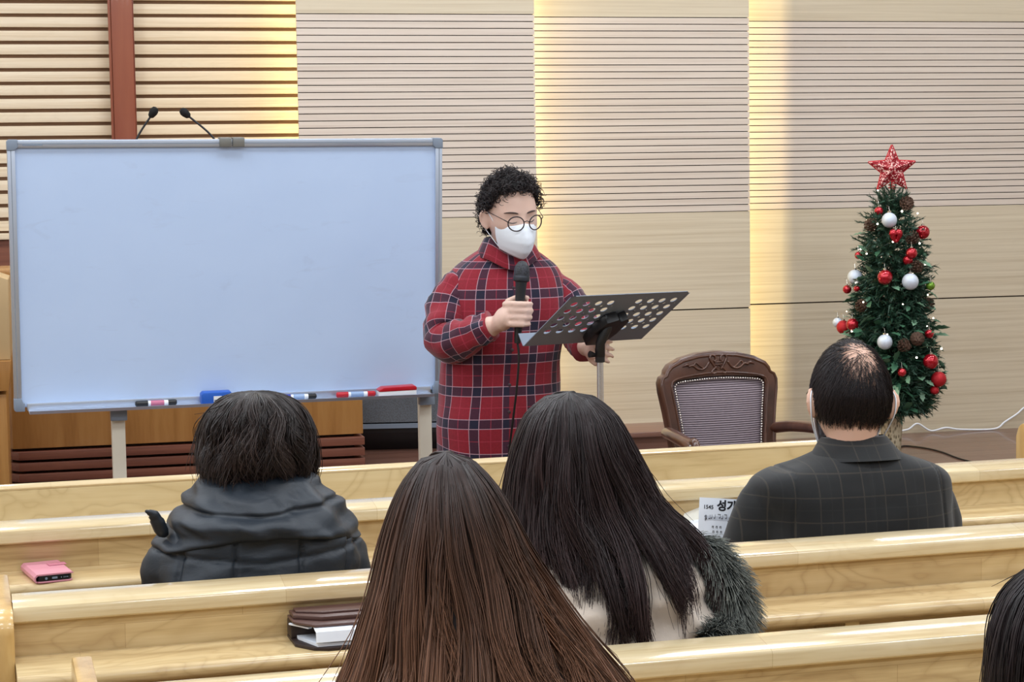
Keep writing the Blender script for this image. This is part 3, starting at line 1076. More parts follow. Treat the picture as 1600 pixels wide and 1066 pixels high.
MB().tube([(0, 0, 1.06), (0.0, -0.006, 1.10), (0.02, -0.015, 1.148)], [0.016, 0.015, 0.016], 12, round_ends=True).build('tilt_joint', M['black'], ms, smooth=180)
MB().tube([(-0.016, 0, 1.062), (-0.034, -0.006, 1.066)], [0.006, 0.011], 10).build('knob', M['black'], ms)
MB().tube([(0, 0, .28), (0, 0, 1.06)], 0.0098, 14).build('pole', M['chrome'], ms)
MB().tube([(0, 0, .10), (0, 0, .56)], 0.015, 14).build('lower_tube', M['black'], ms)
for k in range(3):
    a = 2 * PI * k / 3 + 0.5
    MB().tube([(0.012 * math.cos(a), 0.012 * math.sin(a), .30), (0.28 * math.cos(a), 0.28 * math.sin(a), .012)], 0.009, 8, round_ends=True).build('leg', M['black'], ms)

# ---------------------------------------------------------------- Christmas tree
TX, TY = 3.97, 8.88
tr = thing('christmas_tree', 'slim artificial Christmas tree with holly leaves in a bark-patterned pot', 'tree', (TX, TY, 0.20))


def bark():
    t = NT('bark_pot')
    co = t.obj_coord()
    v = t.n('ShaderNodeTexVoronoi')
    v.inputs['Scale'].default_value = 95
    t.link(t.mapping(co, (1, 1, 0.45)), v.inputs['Vector'])
    n_ = t.noise(t.mapping(co, (30, 30, 9)), 1.0, 4, 0.6)
    f = t.math('MULTIPLY', v.outputs[0], t.math('ADD', n_, 0.5))
    t.link(t.ramp(f, [(0.12, rgb(58, 50, 38)), (0.32, rgb(140, 128, 102)), (0.6, rgb(196, 184, 156))]), t.b.inputs['Base Color'])
    t.val(t.b, Roughness=0.8)
    t.bump(f, 0.8, 0.004)
    return t.m


M['bark'] = bark()
M['needle'] = pbr('fir_needles', rgb(40, 74, 56), 0.55)
M['leaf'] = pbr('holly_leaf', rgb(64, 106, 80), 0.4)
M['leaf2'] = pbr('holly_leaf_pale', rgb(112, 148, 120), 0.42)
M['twig'] = pbr('twig', rgb(58, 44, 32), 0.8)
M['cone'] = pbr('pine_cone', rgb(86, 62, 48), 0.75)
M['bauble_red'] = pbr('red_bauble', rgb(178, 16, 36), 0.12, 0.55, coat=0.6)
M['bauble_redg'] = pbr('red_glitter', rgb(186, 30, 40), 0.42, 0.4, bump=(420, 1.0, 0.002))
M['bauble_white'] = pbr('white_glitter', rgb(214, 224, 238), 0.35, 0.25, bump=(380, 1.0, 0.002))
M['bauble_green'] = pbr('green_bauble', rgb(110, 150, 50), 0.2, 0.5)
MB().lathe([(0.040, 0), (0.043, 0.005), (0.050, 0.12), (0.055, 0.205), (0.050, 0.21), (0.048, 0.19), (0.005, 0.185)], 28).build('pot', M['bark'], tr)
MB().tube([(0, 0, .18), (0, 0, 1.28)], [0.016, 0.004], 8).build('trunk', M['twig'], tr)
ZS = [.22, .26, .35, .50, .70, .90, 1.10, 1.25, 1.33]
RS = [.16, .205, .238, .228, .200, .168, .132, .085, .035]


def sprig(seed):
    """a fir twig along +x with needles"""
    rg = random.Random(seed)
    mb = MB()
    mb.tube([(0, 0, 0), (.09, 0, .006), (.17, 0, .004)], [0.003, 0.002, 0.001], 5)
    for side in range(5):
        if side == 0:
            b0, d = Vector((.0, 0, 0)), Vector((1, 0, 0.03))
            ln = 0.18
        else:
            sg = 1 if side % 2 else -1
            b0 = Vector((.04 + .03 * (side // 2), 0, 0.003))
            d = Vector((.75, sg * .62, rg.uniform(-.1, .25))).normalized()
            ln = 0.085
        nn = int(ln / 0.0042)
        for k in range(nn):
            p = b0 + d * (ln * k / nn)
            for _ in range(2):
                a = rg.uniform(0, 2 * PI)
                r = Vector((0, math.cos(a), math.sin(a)))
                dd = (d * 0.9 + r * 0.75).normalized()
                q = p + dd * rg.uniform(.018, .028)
                w = dd.cross(r if abs(dd.dot(r)) < 0.95 else Vector((0, 0, 1))).normalized() * 0.0024
                mb.add([p + w, p - w, q], [(0, 1, 2)])
    return mb


def leaf_mesh():
    mb = MB()
    out = [(0, 0), (.010, .010), (.018, .008), (.026, .016), (.034, .011), (.044, .013), (.052, .006), (.064, 0)]
    vs_ = []
    for x, w in out:
        vs_ += [(x, w, 0.006 * (w / .016)), (x, 0, -0.002 + 0.004 * math.sin(x * 40)), (x, -w, 0.006 * (w / .016))]
    fs = []
    for k in range(len(out) - 1):
        a = 3 * k
        fs += [(a, a + 1, a + 4, a + 3), (a + 1, a + 2, a + 5, a + 4)]
    mb.add(vs_, fs)
    return mb


rg = random.Random(11)
sp = [sprig(s).build('branch', M['needle'], tr, smooth=0) for s in range(4)]
lf = [leaf_mesh().build('leaf', m_, tr, smooth=180) for m_ in (M['leaf'], M['leaf2'])]


def place(o, pos, direction, roll, sc):
    q = Vector(direction).to_track_quat('X', 'Z')
    o.location = pos
    o.rotation_euler = (q @ Matrix.Rotation(roll, 3, 'X').to_quaternion()).to_euler()
    o.scale = (sc, sc, sc)


nbr = 282
for k in range(nbr):
    o = sp[k] if k < 4 else copy_of(sp[k % 4], tr)
    z = 0.23 + 1.10 * (1 - math.sqrt(1 - (k + 0.5) / nbr * 0.992))
    a = k * 2.39996 + rg.uniform(-.2, .2)
    R = interp(ZS, RS, z)
    d = Vector((math.cos(a), math.sin(a), rg.uniform(-.25, .45) + (0.9 if z > 1.2 else 0)))
    d.normalize()
    sc = rg.uniform(.85, 1.2) * (0.6 if R < .1 else 1)
    L = 0.18 * sc
    r0 = max(R * rg.uniform(.94, 1.10) - L * math.hypot(d.x, d.y), 0.005)
    place(o, (r0 * math.cos(a), r0 * math.sin(a), z - L * d.z * .6), d, rg.uniform(0, 6.28), sc)
for k in range(12):
    o = copy_of(sp[k % 4], tr)
    a = k * 2.39996
    d = Vector((.42 * math.cos(a), .42 * math.sin(a), 1)).normalized()
    place(o, (.012 * math.cos(a), .012 * math.sin(a), 1.13 + .015 * (k % 4)), d, k * 1.3, rg.uniform(.85, 1.05))
nlf = 290
for k in range(nlf):
    o = lf[k] if k < 2 else copy_of(lf[0 if rg.random() < .62 else 1], tr)
    z = 0.25 + 1.06 * (1 - math.sqrt(1 - rg.random() * 0.97))
    a = rg.uniform(0, 2 * PI)
    R = interp(ZS, RS, z) * rg.uniform(.72, .98)
    d = Vector((math.cos(a + rg.uniform(-.9, .9)), math.sin(a + rg.uniform(-.9, .9)), rg.uniform(-.7, .6)))
    place(o, (R * math.cos(a), R * math.sin(a), z), d, rg.uniform(-.8, .8), rg.uniform(.8, 1.35))
mb = MB()
for k in range(9000):
    z = 0.22 + 1.12 * (1 - math.sqrt(1 - rg.random() * 0.995))
    a = rg.uniform(0, 2 * PI)
    r = interp(ZS, RS, z) * math.sqrt(rg.uniform(.02, .80))
    p = Vector((r * math.cos(a), r * math.sin(a), z))
    d = Vector((rg.gauss(0, 1) + 1.2 * math.cos(a), rg.gauss(0, 1) + 1.2 * math.sin(a), rg.gauss(0, 1))).normalized()
    w = d.cross(Vector((rg.gauss(0, 1), rg.gauss(0, 1), rg.gauss(0, 1)))).normalized() * 0.005
    mb.add([p + w, p - w, p + d * rg.uniform(.03, .055)], [(0, 1, 2)])
tag(mb.build('inner_foliage', M['needle'], tr, smooth=0), kind='stuff')
# pine cones wired to the branches
mb = MB()
for k in range(46):
    tt = k / 46
    a = k * 2.39996
    r = 0.021 * math.sin(PI * (0.12 + 0.86 * tt)) + 0.003
    p = Vector((r * math.cos(a) * .6, r * math.sin(a) * .6, -0.03 + 0.06 * tt))
    d = Vector((math.cos(a), math.sin(a), 0.5)).normalized()
    w = Vector((-math.sin(a), math.cos(a), 0)) * 0.007
    tip = p + d * (r * .75 + .004)
    n_ = Vector((0, 0, .0035))
    mb.add([p - n_, p + w * .6, tip + w, tip + d * .003, tip - w, p - w * .6, tip + n_ * 1.3], [(0, 1, 2, 3), (0, 3, 4, 5), (1, 6, 2), (2, 6, 3), (3, 6, 4), (4, 6, 5), (1, 5, 6)])
mb.ball((0, 0, 0), (.014, .014, .03), 8, 6)
cone0 = mb.build('pine_cone', M['cone'], tr, smooth=0)
for k, p in enumerate([(4.009, 8.80, 1.443), (3.849, 8.85, 1.34), (4.013, 8.735, 1.278), (4.022, 8.708, 1.137), (3.785, 8.809, 0.953), (3.999, 8.650, 0.797), (3.932, 8.647, 0.769), (3.80, 8.72, 0.70), (4.12, 8.80, 0.95)]):
    o = cone0 if k == 0 else copy_of(cone0, tr)
    o.location = (p[0] - TX, p[1] - TY, p[2] - .20)
    o.rotation_euler = (rg.uniform(-1.2, 1.2), rg.uniform(-1.2, 1.2), rg.uniform(0, 6))

BAUBLES = [
    ('red', 3.881, 8.835, 1.408, 0.0215, 'small red bauble near the tree top, left of the white one'),
    ('white', 3.905, 8.765, 1.365, 0.0368, 'topmost white glitter bauble, below the red star'),
    ('heart', 3.925, 8.735, 1.292, 0.0305, 'red heart-shaped ornament under the topmost white bauble'),
    ('red', 4.085, 8.780, 1.303, 0.034, 'shiny red bauble highest on the right side of the tree'),
    ('red', 3.993, 8.705, 1.206, 0.0275, 'red bauble of a touching pair above the right white bauble'),
    ('red', 3.985, 8.728, 1.172, 0.0244, 'lower red bauble half hidden under another red one'),
    ('red', 3.819, 8.936, 1.192, 0.0186, 'tiny red bauble at the left edge above the left white one'),
    ('white', 3.799, 8.93, 1.086, 0.0372, 'white bauble on the left edge, at half height of the tree'),
    ('red', 3.863, 8.72, 1.094, 0.0366, 'big red bauble in the middle between two white baubles'),
    ('white', 3.975, 8.680, 1.072, 0.0397, 'biggest white bauble, right of the middle red one'),
    ('green', 4.082, 8.685, 1.049, 0.0215, 'single small green bauble on the right side'),
    ('red', 3.768, 8.955, 1.026, 0.0217, 'small red bauble just under the left white bauble'),
    ('red', 3.782, 8.870, 1.034, 0.0154, 'tiniest red bauble, inside the left edge of the tree'),
    ('redg', 3.749, 8.955, 0.841, 0.0342, 'red glitter bauble low on the left edge, above the balding man'),
    ('red', 3.759, 8.868, 0.86, 0.0308, 'shiny red bauble touching the red glitter one on the left'),
    ('white', 3.731, 8.985, 0.862, 0.0249, 'white bauble peeping out behind the red glitter one'),
    ('white', 3.845, 8.680, 0.787, 0.0365, 'lowest white glitter bauble, above the balding man'),
    ('red', 4.072, 8.675, 0.818, 0.0215, 'small dark red bauble on the right, below the green one'),
    ('red', 4.063, 8.640, 0.69, 0.0367, 'large shiny red bauble low on the right side'),
    ('redg', 4.120, 8.672, 0.599, 0.0369, 'red glitter bauble lowest on the right edge'),
    ('redg', 4.105, 8.685, 0.545, 0.0215, 'little red bauble tucked under the lowest right one'),
    ('red', 3.915, 8.640, 0.642, 0.0213, 'small red ornament low beside the head of the balding man')]
M['gold'] = pbr('ornament_cap', rgb(206, 200, 190), 0.25, 0.9)
for kind, x, y, z, r, lab in BAUBLES:
    nm = 'heart_ornament' if kind == 'heart' else 'bauble'
    t = thing(nm, lab, 'ornament', (x, y, z), 0, 'baubles on the Christmas tree')
    mb = MB()
    if kind == 'heart':
        for s in (-1, 1):
            mb.tube(catmull([(s * r * .25, 0, -r * .75), (s * r * .52, 0, -r * .05), (s * r * .48, 0, r * .42)], 6), [r * (.30 + .33 * min(1, k / 9)) for k in range(13)], 14, round_ends=True)
        mb.ball((0, 0, -r * .85), (r * .35, r * .35, r * .35), 12, 8)
        mb.build('glass_body', M['bauble_red'], t, smooth=180)
    else:
        mb.ball((0, 0, 0), r, 24, 16)
        mb.build('glass_body', M['bauble_' + kind], t, smooth=180)
    MB().lathe([(r * .22, r * .95), (r * .22, r * 1.17), (r * .08, r * 1.2)], 10).build('metal_cap', M['gold'], t)
    MB().tube([(0, 0, r * 1.15), (0.003, 0.012, r * 1.15 + .022), (0.002, 0.035, r * 1.15 + .026)], 0.0011, 5).build('hanging_loop', M['gold'], t)

# star topper of glittering wire


def star_glitter():
    t = NT('star_glitter')
    v = t.n('ShaderNodeTexVoronoi')
    v.inputs['Scale'].default_value = 190
    t.link(t.obj_coord(), v.inputs['Vector'])
    sp_ = t.n('ShaderNodeSeparateColor')
    t.link(v.outputs['Color'], sp_.inputs[0])
    t.link(t.ramp(sp_.outputs[0], [(0.60, rgb(150, 16, 34)), (0.72, rgb(226, 120, 120)), (0.9, rgb(248, 214, 206))]), t.b.inputs['Base Color'])
    t.val(t.b, Roughness=0.3, Metallic=0.35)
    t.bump(sp_.outputs[1], 1.0, 0.004)
    return t.m


M['star'] = star_glitter()
st = thing('star_topper', 'red glitter star on top of the Christmas tree', 'ornament', (3.962, 8.865, 1.50), math.radians(-22))
SR, Sr = 0.118, 0.052
pts = [((SR if k % 2 == 0 else Sr) * math.sin(PI * k / 5), (SR if k % 2 == 0 else Sr) * math.cos(PI * k / 5) + .108) for k in range(10)]
mb = MB()
vs_ = [(x, -0.006, z) for x, z in pts] + [(x, 0.006, z) for x, z in pts] + [(0, -0.028, .108), (0, 0.028, .108)]
mb.add(vs_, [(k, (k + 1) % 10, 20) for k in range(10)] + [(10 + (k + 1) % 10, 10 + k, 21) for k in range(10)] + [(k, 10 + k, 10 + (k + 1) % 10, (k + 1) % 10) for k in range(10)])
mb.build('star_body', M['star'], st, smooth=0)
for k in range(10):
    a, b = pts[k], pts[(k + 1) % 10]
    MB().tube([(a[0], 0, a[1]), (b[0], 0, b[1])], 0.005, 6).build('wire_edge', M['bauble_redg'], st)
mb = MB()
coil = [(0.016 * math.cos(a), 0.016 * math.sin(a), 0.012 + 0.0022 * a) for a in np.linspace(0, 6 * PI, 60)]
mb.tube([(0, 0, .045)] + coil[::-1], 0.002, 5)
mb.build('spring_base', M['bauble_redg'], st)
MB().tube([(0, 0, .02), (0, 0, .07)], 0.003, 6).build('stem', M['bauble_redg'], st)

# fairy lights
M['bulb'] = pbr('fairy_bulb', rgb(255, 240, 214), 0.3, emit=((1, 0.9, 0.72, 1), 9.0))
M['green_wire'] = pbr('green_wire', rgb(20, 36, 26), 0.5)
fl = thing('fairy_lights', 'warm white fairy lights on dark wire wound round the Christmas tree', 'lights', (TX, TY, 0.20))
wp = []
nT = 150
for k in range(nT):
    tt = k / (nT - 1)
    z = 0.27 + 1.02 * tt
    a = tt * 2 * PI * 7.5
    R = interp(ZS, RS, z) * (0.93 + 0.07 * math.sin(k * 1.7))
    wp.append(Vector((R * math.cos(a), R * math.sin(a), z + 0.02 * math.sin(k * .9))))
MB().tube(wp, 0.0016, 4).build('wire', M['green_wire'], fl)
b0 = None
for k in range(2, nT, 3):
    p = wp[k]
    o_ = p.copy()
    o_.z = 0
    loc = p + o_.normalized() * (0.010 + 0.022 * rg.random())
    if b0 is None:
        b0 = MB().ball((0, 0, 0), 0.0048, 8, 6).build('bulb', M['bulb'], fl, smooth=180, loc=loc)
    else:
        s_ = rg.uniform(.6, 1.25)
        copy_of(b0, fl, loc, scale=(s_, s_, s_))

# cables
cb = MB()
cb.tube(catmull([(4.17, 9.40, .21), (4.30, 9.60, .215), (4.395, 9.62, .225), (4.454, 9.63, .252), (4.528, 9.625, .211), (4.613, 9.62, .224), (4.695, 9.615, .212), (4.889, 9.61, .207), (4.957, 9.62, .241), (5.032, 9.63, .279), (5.10, 9.63, .325), (5.3, 9.63, .40)], 7), 0.0052, 8)
tag(cb.build('power_cable', M['white_plastic'], smooth=180), 'white cable snaking along the foot of the wall right of the tree', 'cable')
cb = MB()
cb.tube(catmull([(4.03, 8.93, .204), (4.16, 9.18, .204), (4.235, 9.10, .204), (4.26, 8.93, .204), (4.243, 8.65, .204), (4.3, 8.3, .204)], 8), 0.0038, 8)
tag(cb.build('power_cable', M['black'], smooth=180), 'thin black cable on the stage floor beside the tree pot', 'cable')

# ---------------------------------------------------------------- small things on the book shelves
M['pink'] = pbr('pink_leather', rgb(212, 142, 156), 0.42)
M['pink2'] = pbr('pink_leather_edge', rgb(190, 116, 132), 0.45)
ph = thing('phone_case', 'pink folding phone case with a phone inside on the first pew shelf', 'phone', (-0.040, 4.592, 0.7085), math.radians(12))
MB().prism(rounded_rect(-0.042, -0.078, 0.042, 0.078, 0.012, 4), 0.0, 0.0035, 'Z').build('lower_flap', M['pink'], ph, bevel=0.001)
MB().prism(rounded_rect(-0.039, -0.076, 0.040, 0.074, 0.010, 4), 0.0036, 0.0165, 'Z').build('phone', M['black'], ph, bevel=0.002)
MB().prism([(-0.042, 0.001), (-0.046, 0.006), (-0.046, 0.014), (-0.040, 0.0205), (0.040, 0.0205), (0.044, 0.0175), (0.040, 0.0170), (-0.038, 0.0170), (-0.0425, 0.013), (-0.0425, 0.006), (-0.040, 0.0036)], -0.0775, 0.078, 'Y').build('upper_flap', M['pink'], ph)
MB().box((0.006, 0.012, 0.0207), (0.047, 0.040, 0.0225)).build('clasp', M['pink2'], ph, bevel=0.001)
MB().box((-0.006, -0.0768, 0.0080), (0.006, -0.0762, 0.0125)).build('charging_port', M['grey_plastic'], ph)
MB().lathe([(0.003, 0), (0.003, 0.0006)], 12, Matrix.Translation((-0.019, -0.0768, 0.010)) @ Matrix.Rotation(-PI / 2, 4, 'X')).build('audio_port', M['grey_plastic'], ph)
for xx in (0.014, 0.020, 0.024, 0.028):
    MB().box((xx, -0.0768, 0.0088), (xx + 0.0022, -0.0762, 0.0112)).build('speaker_slot', M['grey_plastic'], ph)

M['brown_leather'] = pbr('brown_leather', rgb(84, 58, 52), 0.38, bump=(160, 0.25, 0.001))
M['dark_leather'] = pbr('dark_leather', rgb(44, 30, 28), 0.5)
bd = thing('zip_binder', 'brown leather zip binder holding white papers on the second pew shelf', 'binder', (0.432, 3.690, 0.7085), math.radians(3))
MB().prism([(0.0, 0.055), (0.03, 0.012), (0.055, 0.0), (0.25, 0.0), (0.25, 0.145), (0.0, 0.145)], 0.0, 0.006, 'Z').build('lower_cover', M['dark_leather'], bd, bevel=0.001)
MB().box((0.0, 0.10, 0.006), (0.25, 0.145, 0.040)).build('spine', M['dark_leather'], bd, bevel=0.004)
MB().prism([(0.012, 0.085), (0.037, 0.012), (0.24, 0.012), (0.24, 0.14), (0.012, 0.14)], 0.0065, 0.012, 'Z').build('paper_stack', M['paper'], bd)
mb = MB()
mb.prism([(0.012, 0.013), (0.006, 0.016), (0.010, 0.036), (0.05, 0.042), (0.05, 0.040), (0.013, 0.034)], 0.034, 0.24, 'X')
mb.build('folded_sheet', M['paper'], bd)
MB().prism([(0.0, 0.075), (0.035, 0.030), (0.25, 0.030), (0.25, 0.10), (0.0, 0.14)], 0.0405, 0.0455, 'Z').build('upper_cover', M['brown_leather'], bd, bevel=0.002)
MB().prism([(0.004, 0.095), (0.055, 0.060), (0.25, 0.060), (0.25, 0.145), (0.004, 0.145)], 0.0456, 0.0540, 'Z').build('front_pocket', M['brown_leather'], bd, bevel=0.003)
MB().prism([(0.012, 0.110), (0.062, 0.085), (0.25, 0.085), (0.25, 0.143), (0.012, 0.143)], 0.0541, 0.0580, 'Z').build('pocket_flap', M['brown_leather'], bd, bevel=0.002)
MB().prism([(-0.004, 0.10), (0.026, 0.050), (0.034, 0.055), (0.004, 0.105)], 0.034, 0.037, 'Z').build('loose_card', M['paper'], bd)


def grid_sheet(c00, c10, c01, c11, bend, n=8):
    """bilinear sheet between corners (bottom left, bottom right, top left, top right) with a bow along y"""
    mb = MB()
    v_ = []
    A, B, D, E = map(Vector, (c00, c10, c01, c11))
    for j in range(n + 1):
        for i in range(n + 1):
            s, t2 = i / n, j / n
            p = A.lerp(B, s).lerp(D.lerp(E, s), t2)
            p = p + Vector(bend) * (4 * s * (1 - s))
            v_.append(p)
    mb.add(v_, [(j * (n + 1) + i, j * (n + 1) + i + 1, (j + 1) * (n + 1) + i + 1, (j + 1) * (n + 1) + i) for j in range(n) for i in range(n)])
    return mb


pp = thing('loose_papers', 'folded white papers leaning on the first pew shelf beside the song sheet', 'papers', (1.60, 4.68, 0.709))
M['cream_paper'] = pbr('cream_paper', rgb(226, 222, 208), 0.75)
grid_sheet((-.060, .070, .001), (.10, .060, .001), (-.040, .085, .040), (.12, .085, .055), (0, .0, .006)).build('back_sheet', M['cream_paper'], pp, smooth=180)
grid_sheet((-.022, -.060, .001), (.16, -.055, .001), (-.060, .070, .010), (.12, .075, .014), (0, .0, .004)).build('front_sheet', M['paper'], pp, smooth=180)
grid_sheet((-.040, -.040, .0005), (.15, -.045, .0005), (-.066, .075, .004), (.11, .078, .006), (0, .0, .003)).build('under_sheet', M['paper'], pp, smooth=180)

# song sheet held by the man
sg = thing('song_sheet', 'white song sheet numbered 1545 held by the balding man', 'paper', (1.476, 4.40, 0.843))
SM = Matrix.Rotation(math.radians(-8), 4, 'X') @ Matrix.Rotation(math.radians(6), 4, 'Y')
MB().box((0, 0, -.297), (.21, .0008, 0)).build('sheet', M['paper'], sg).matrix_local = SM


def text_part(txt, size, x, z, bold=0.0):
    c = bpy.data.curves.new('lettering', 'FONT')
    c.body = txt
    c.size = size
    c.offset = bold
    c.extrude = 0.0001
    o = bpy.data.objects.new('tmp_text', c)
    C.objects.link(o)
    dg = bpy.context.evaluated_depsgraph_get()
    me = bpy.data.meshes.new_from_object(o.evaluated_get(dg))
    bpy.data.objects.remove(o)
    me.name = 'lettering'
    me.materials.clear()
    me.materials.append(M['ink'])
    q = bpy.data.objects.new('lettering', me)
    C.objects.link(q)
    q.parent = sg
    q.matrix_local = SM @ Matrix.Translation((x, -0.0004, z)) @ Matrix.Rotation(PI / 2, 4, 'X')
    return q


text_part('1545', 0.0128, .010, -.0262, 0.0003)
text_part('\uc131\uac00', 0.027, .044, -.0270, 0.0011)
mb = MB()
for k in range(5):
    mb.box((.013, -.0006, -.0435 - k * .0022), (.20, -.0003, -.0432 - k * .0022))
mb.build('stave_lines', pbr('thin_ink', rgb(150, 154, 170), 0.8), sg).matrix_local = SM
mb = MB()
rgn = random.Random(5)
mb.tube(catmull([(.0165, -.001, -.055), (.0185, -.001, -.042), (.0150, -.001, -.044), (.0195, -.001, -.050), (.0155, -.001, -.0505)], 4), 0.0006, 5)
for k, xx in enumerate((.026, .031, .039, .052, .058, .068, .074, .083, .09)):
    zc = -.050 + rgn.uniform(-.004, .004)
    mb.ball((xx, -.0008, zc), (.0019, .0005, .0014), 8, 4)
    mb.box((xx + .0014, -.0010, zc), (xx + .0019, -.0006, zc + .009))
    if k % 2 and k > 2:
        mb.box((xx - .0048, -.0010, zc + .0075), (xx + .0019, -.0006, zc + .0088))
mb.build('notes', M['ink'], sg).matrix_local = SM
mb = MB()
for r_ in range(4):
    for q_ in range(3):
        xx = .034 + .002 * r_ + q_ * (.0095 if r_ < 2 else .013)
        zz_ = -.066 - r_ * .0115
        mb.box((xx, -.0007, zz_ - .0012), (xx + .0044, -.0004, zz_))
        mb.box((xx, -.0007, zz_ - .0052), (xx + .0011, -.0004, zz_ - .0015))
        mb.box((xx + .0030, -.0007, zz_ - .0058), (xx + .0042, -.0004, zz_ - .002))
mb.build('lyric_marks', M['ink'], sg).matrix_local = SM

# ================================================================ people
M['skin'] = pbr('skin', rgb(214, 172, 150), 0.5)
M['skin_pale'] = pbr('skin_pale', rgb(216, 182, 166), 0.5)
for k_ in ('skin', 'skin_pale'):
    b_ = M[k_].node_tree.nodes['Principled BSDF']
    b_.inputs['Subsurface Weight'].default_value = 0.12
    b_.inputs['Subsurface Radius'].default_value = (0.012, 0.005, 0.003)
M['trousers'] = pbr('dark_trousers', rgb(30, 30, 36), 0.8)
M['shoe'] = pbr('shoe', rgb(28, 24, 24), 0.4)
M['mask'] = pbr('mask_cloth', rgb(232, 238, 246), 0.75, bump=(90, 0.15, 0.001))
M['lens_frame'] = pbr('glasses_frame', rgb(44, 32, 34), 0.3)


def head_surface(D):
    """unit directions (N,3) -> points of a head, face towards +y, centre of the cranium at the origin"""
    D = np.asarray(D, float)
    x, y, z = D[:, 0], D[:, 1], D[:, 2]
    P = np.stack([x * 0.0765, y * 0.096, z * 0.118], 1)
    t = np.clip(-z, 0, 1)
    P[:, 0] *= 1 - 0.27 * t ** 1.4
    fr = np.clip(y, 0, 1)
    bk_ = np.clip(-y, 0, 1)
    P[:, 1] += 0.020 * t ** 1.3 * (fr > 0) * np.sqrt(fr)
    P[:, 1] += bk_ * 0.050 * t ** 1.2
    P[:, 1] -= bk_ * 0.008 * np.clip(z + 0.2, 0, 1)
    P[:, 1] -= 0.010 * np.clip((y - 0.55) / 0.45, 0, 1) * np.clip(z + 0.3, 0, 1)
    px, pz = P[:, 0], P[:, 2]
    f = (y > 0.2)
    nose = np.exp(-(px / 0.011) ** 2) * np.clip(np.interp(pz, [-.055, -.042, -.030, 0.0, .02], [0, .55, 1, .35, 0]), 0, 1)
    P[:, 1] += f * 0.023 * nose
    P[:, 1] -= f * 0.0085 * np.exp(-(((np.abs(px) - .032) / .016) ** 2 + ((pz - .004) / .012) ** 2))
    P[:, 1] += f * 0.0055 * np.exp(-(((np.abs(px) - .032) / .012) ** 2 + ((pz - .002) / .008) ** 2))
    P[:, 1] += f * 0.004 * np.exp(-((pz - .024) / .008) ** 2) * np.exp(-((np.abs(px) - .03) / .02) ** 2)
    P[:, 1] += f * 0.0055 * np.exp(-((pz + .066) / .007) ** 2) * np.exp(-(px / .02) ** 2)
    P[:, 1] += f * 0.005 * np.exp(-((pz + .100) / .010) ** 2) * np.exp(-(px / .016) ** 2)
    P[:, 0] += np.sign(px) * 0.004 * f * np.exp(-((pz + .022) / .016) ** 2) * np.exp(-((np.abs(px) - .055) / .02) ** 2)
    return P


def add_head(mb, H, s=1.0, ears=True):
    n, m = 56, 44
    rr = []
    for k in range(1, m):
        th = PI * k / m
        D = np.array([[math.sin(th) * math.cos(2 * PI * i / n), math.sin(th) * math.sin(2 * PI * i / n), -math.cos(th)] for i in range(n)])
        rr.append([H @ Vector(p * s) for p in head_surface(D)])
    mb.rings(rr, True)
    if ears:
        for sd in (-1, 1):
            E_ = H @ Matrix.Translation((sd * 0.079 * s, -0.010 * s, -0.012 * s)) @ Matrix.Rotation(sd * 0.42, 4, 'Z') @ Matrix.Rotation(-0.12, 4, 'X')
            mb.ball((0, 0, 0), (.008 * s, .017 * s, .032 * s), 12, 10, E_.to_3x3().to_4x4())
            # shift into place
            o_ = mb.nv - 12 * 9
            tr_ = E_.translation
            for q in range(o_, mb.nv):
                mb.v[q] = tuple(Vector(mb.v[q]) + tr_)
            rim = catmull([(sd * .004 * s, .010 * s, -.026 * s), (sd * .006 * s, -.010 * s, -.016 * s), (sd * .009 * s, -.018 * s, .008 * s), (sd * .006 * s, -.006 * s, .029 * s), (sd * .001 * s, .012 * s, .022 * s)], 5)
            mb.tube([E_ @ p for p in rim], 0.0052 * s, 7, round_ends=True)


def add_hand(mb, W, s=1.0, curl=0.5, side=1):
    """W: wrist frame, fingers along +y, palm facing -z, thumb towards side*x"""
    rr = []
    for (y, a, b) in ((-.01, .024, .019), (.02, .031, .016), (.05, .038, .0145), (.082, .040, .0125), (.092, .036, .009)):
        rr.append([W @ Vector((math.copysign(abs(math.cos(t)) ** .7, math.cos(t)) * a * s, y * s, math.sin(t) * b * s)) for t in np.linspace(0, 2 * PI, 14, endpoint=False)])
    mb.rings(rr, True)
    for k, (fx, ln) in enumerate(((.030, .070), (.010, .080), (-.010, .074), (-.030, .058))):
        p = Vector((side * fx, .084, 0)) * s
        pts, a = [W @ Vector((side * fx * s, .070 * s, 0)), W @ p], 0.0
        for j, fr in enumerate((.45, .32, .23)):
            a += curl * (0.75 + 0.2 * j)
            p = p + Vector((side * fx * .05 * s, math.cos(a) * ln * fr * s, -math.sin(a) * ln * fr * s))
            pts.append(W @ p)
        mb.tube(pts, [.0088 * s, .0090 * s, .0082 * s, .0074 * s, .0058 * s], 8, round_ends=True)
    pts = [Vector((side * .020, .012, -.004)), Vector((side * .040, .036, -.012)), Vector((side * .050, .062, -.022)), Vector((side * .048, .084, -.028 - .01 * curl))]
    mb.tube([W @ (p * s) for p in pts], [.013 * s, .0108 * s, .0092 * s, .0066 * s], 9, round_ends=True)


def look_matrix(pos, yaw, pitch=0.0, roll=0.0):
    return Matrix.Translation(pos) @ Matrix.Rotation(yaw, 4, 'Z') @ Matrix.Rotation(pitch, 4, 'X') @ Matrix.Rotation(roll, 4, 'Y')


def wrist_frame(pos, fwd, palm_down):
    y = Vector(fwd).normalized()
    z = -Vector(palm_down)
    z = (z - y * z.dot(y)).normalized()
    x = y.cross(z)
    m = Matrix((x, y, z)).transposed().to_4x4()
    m.translation = Vector(pos)
    return m


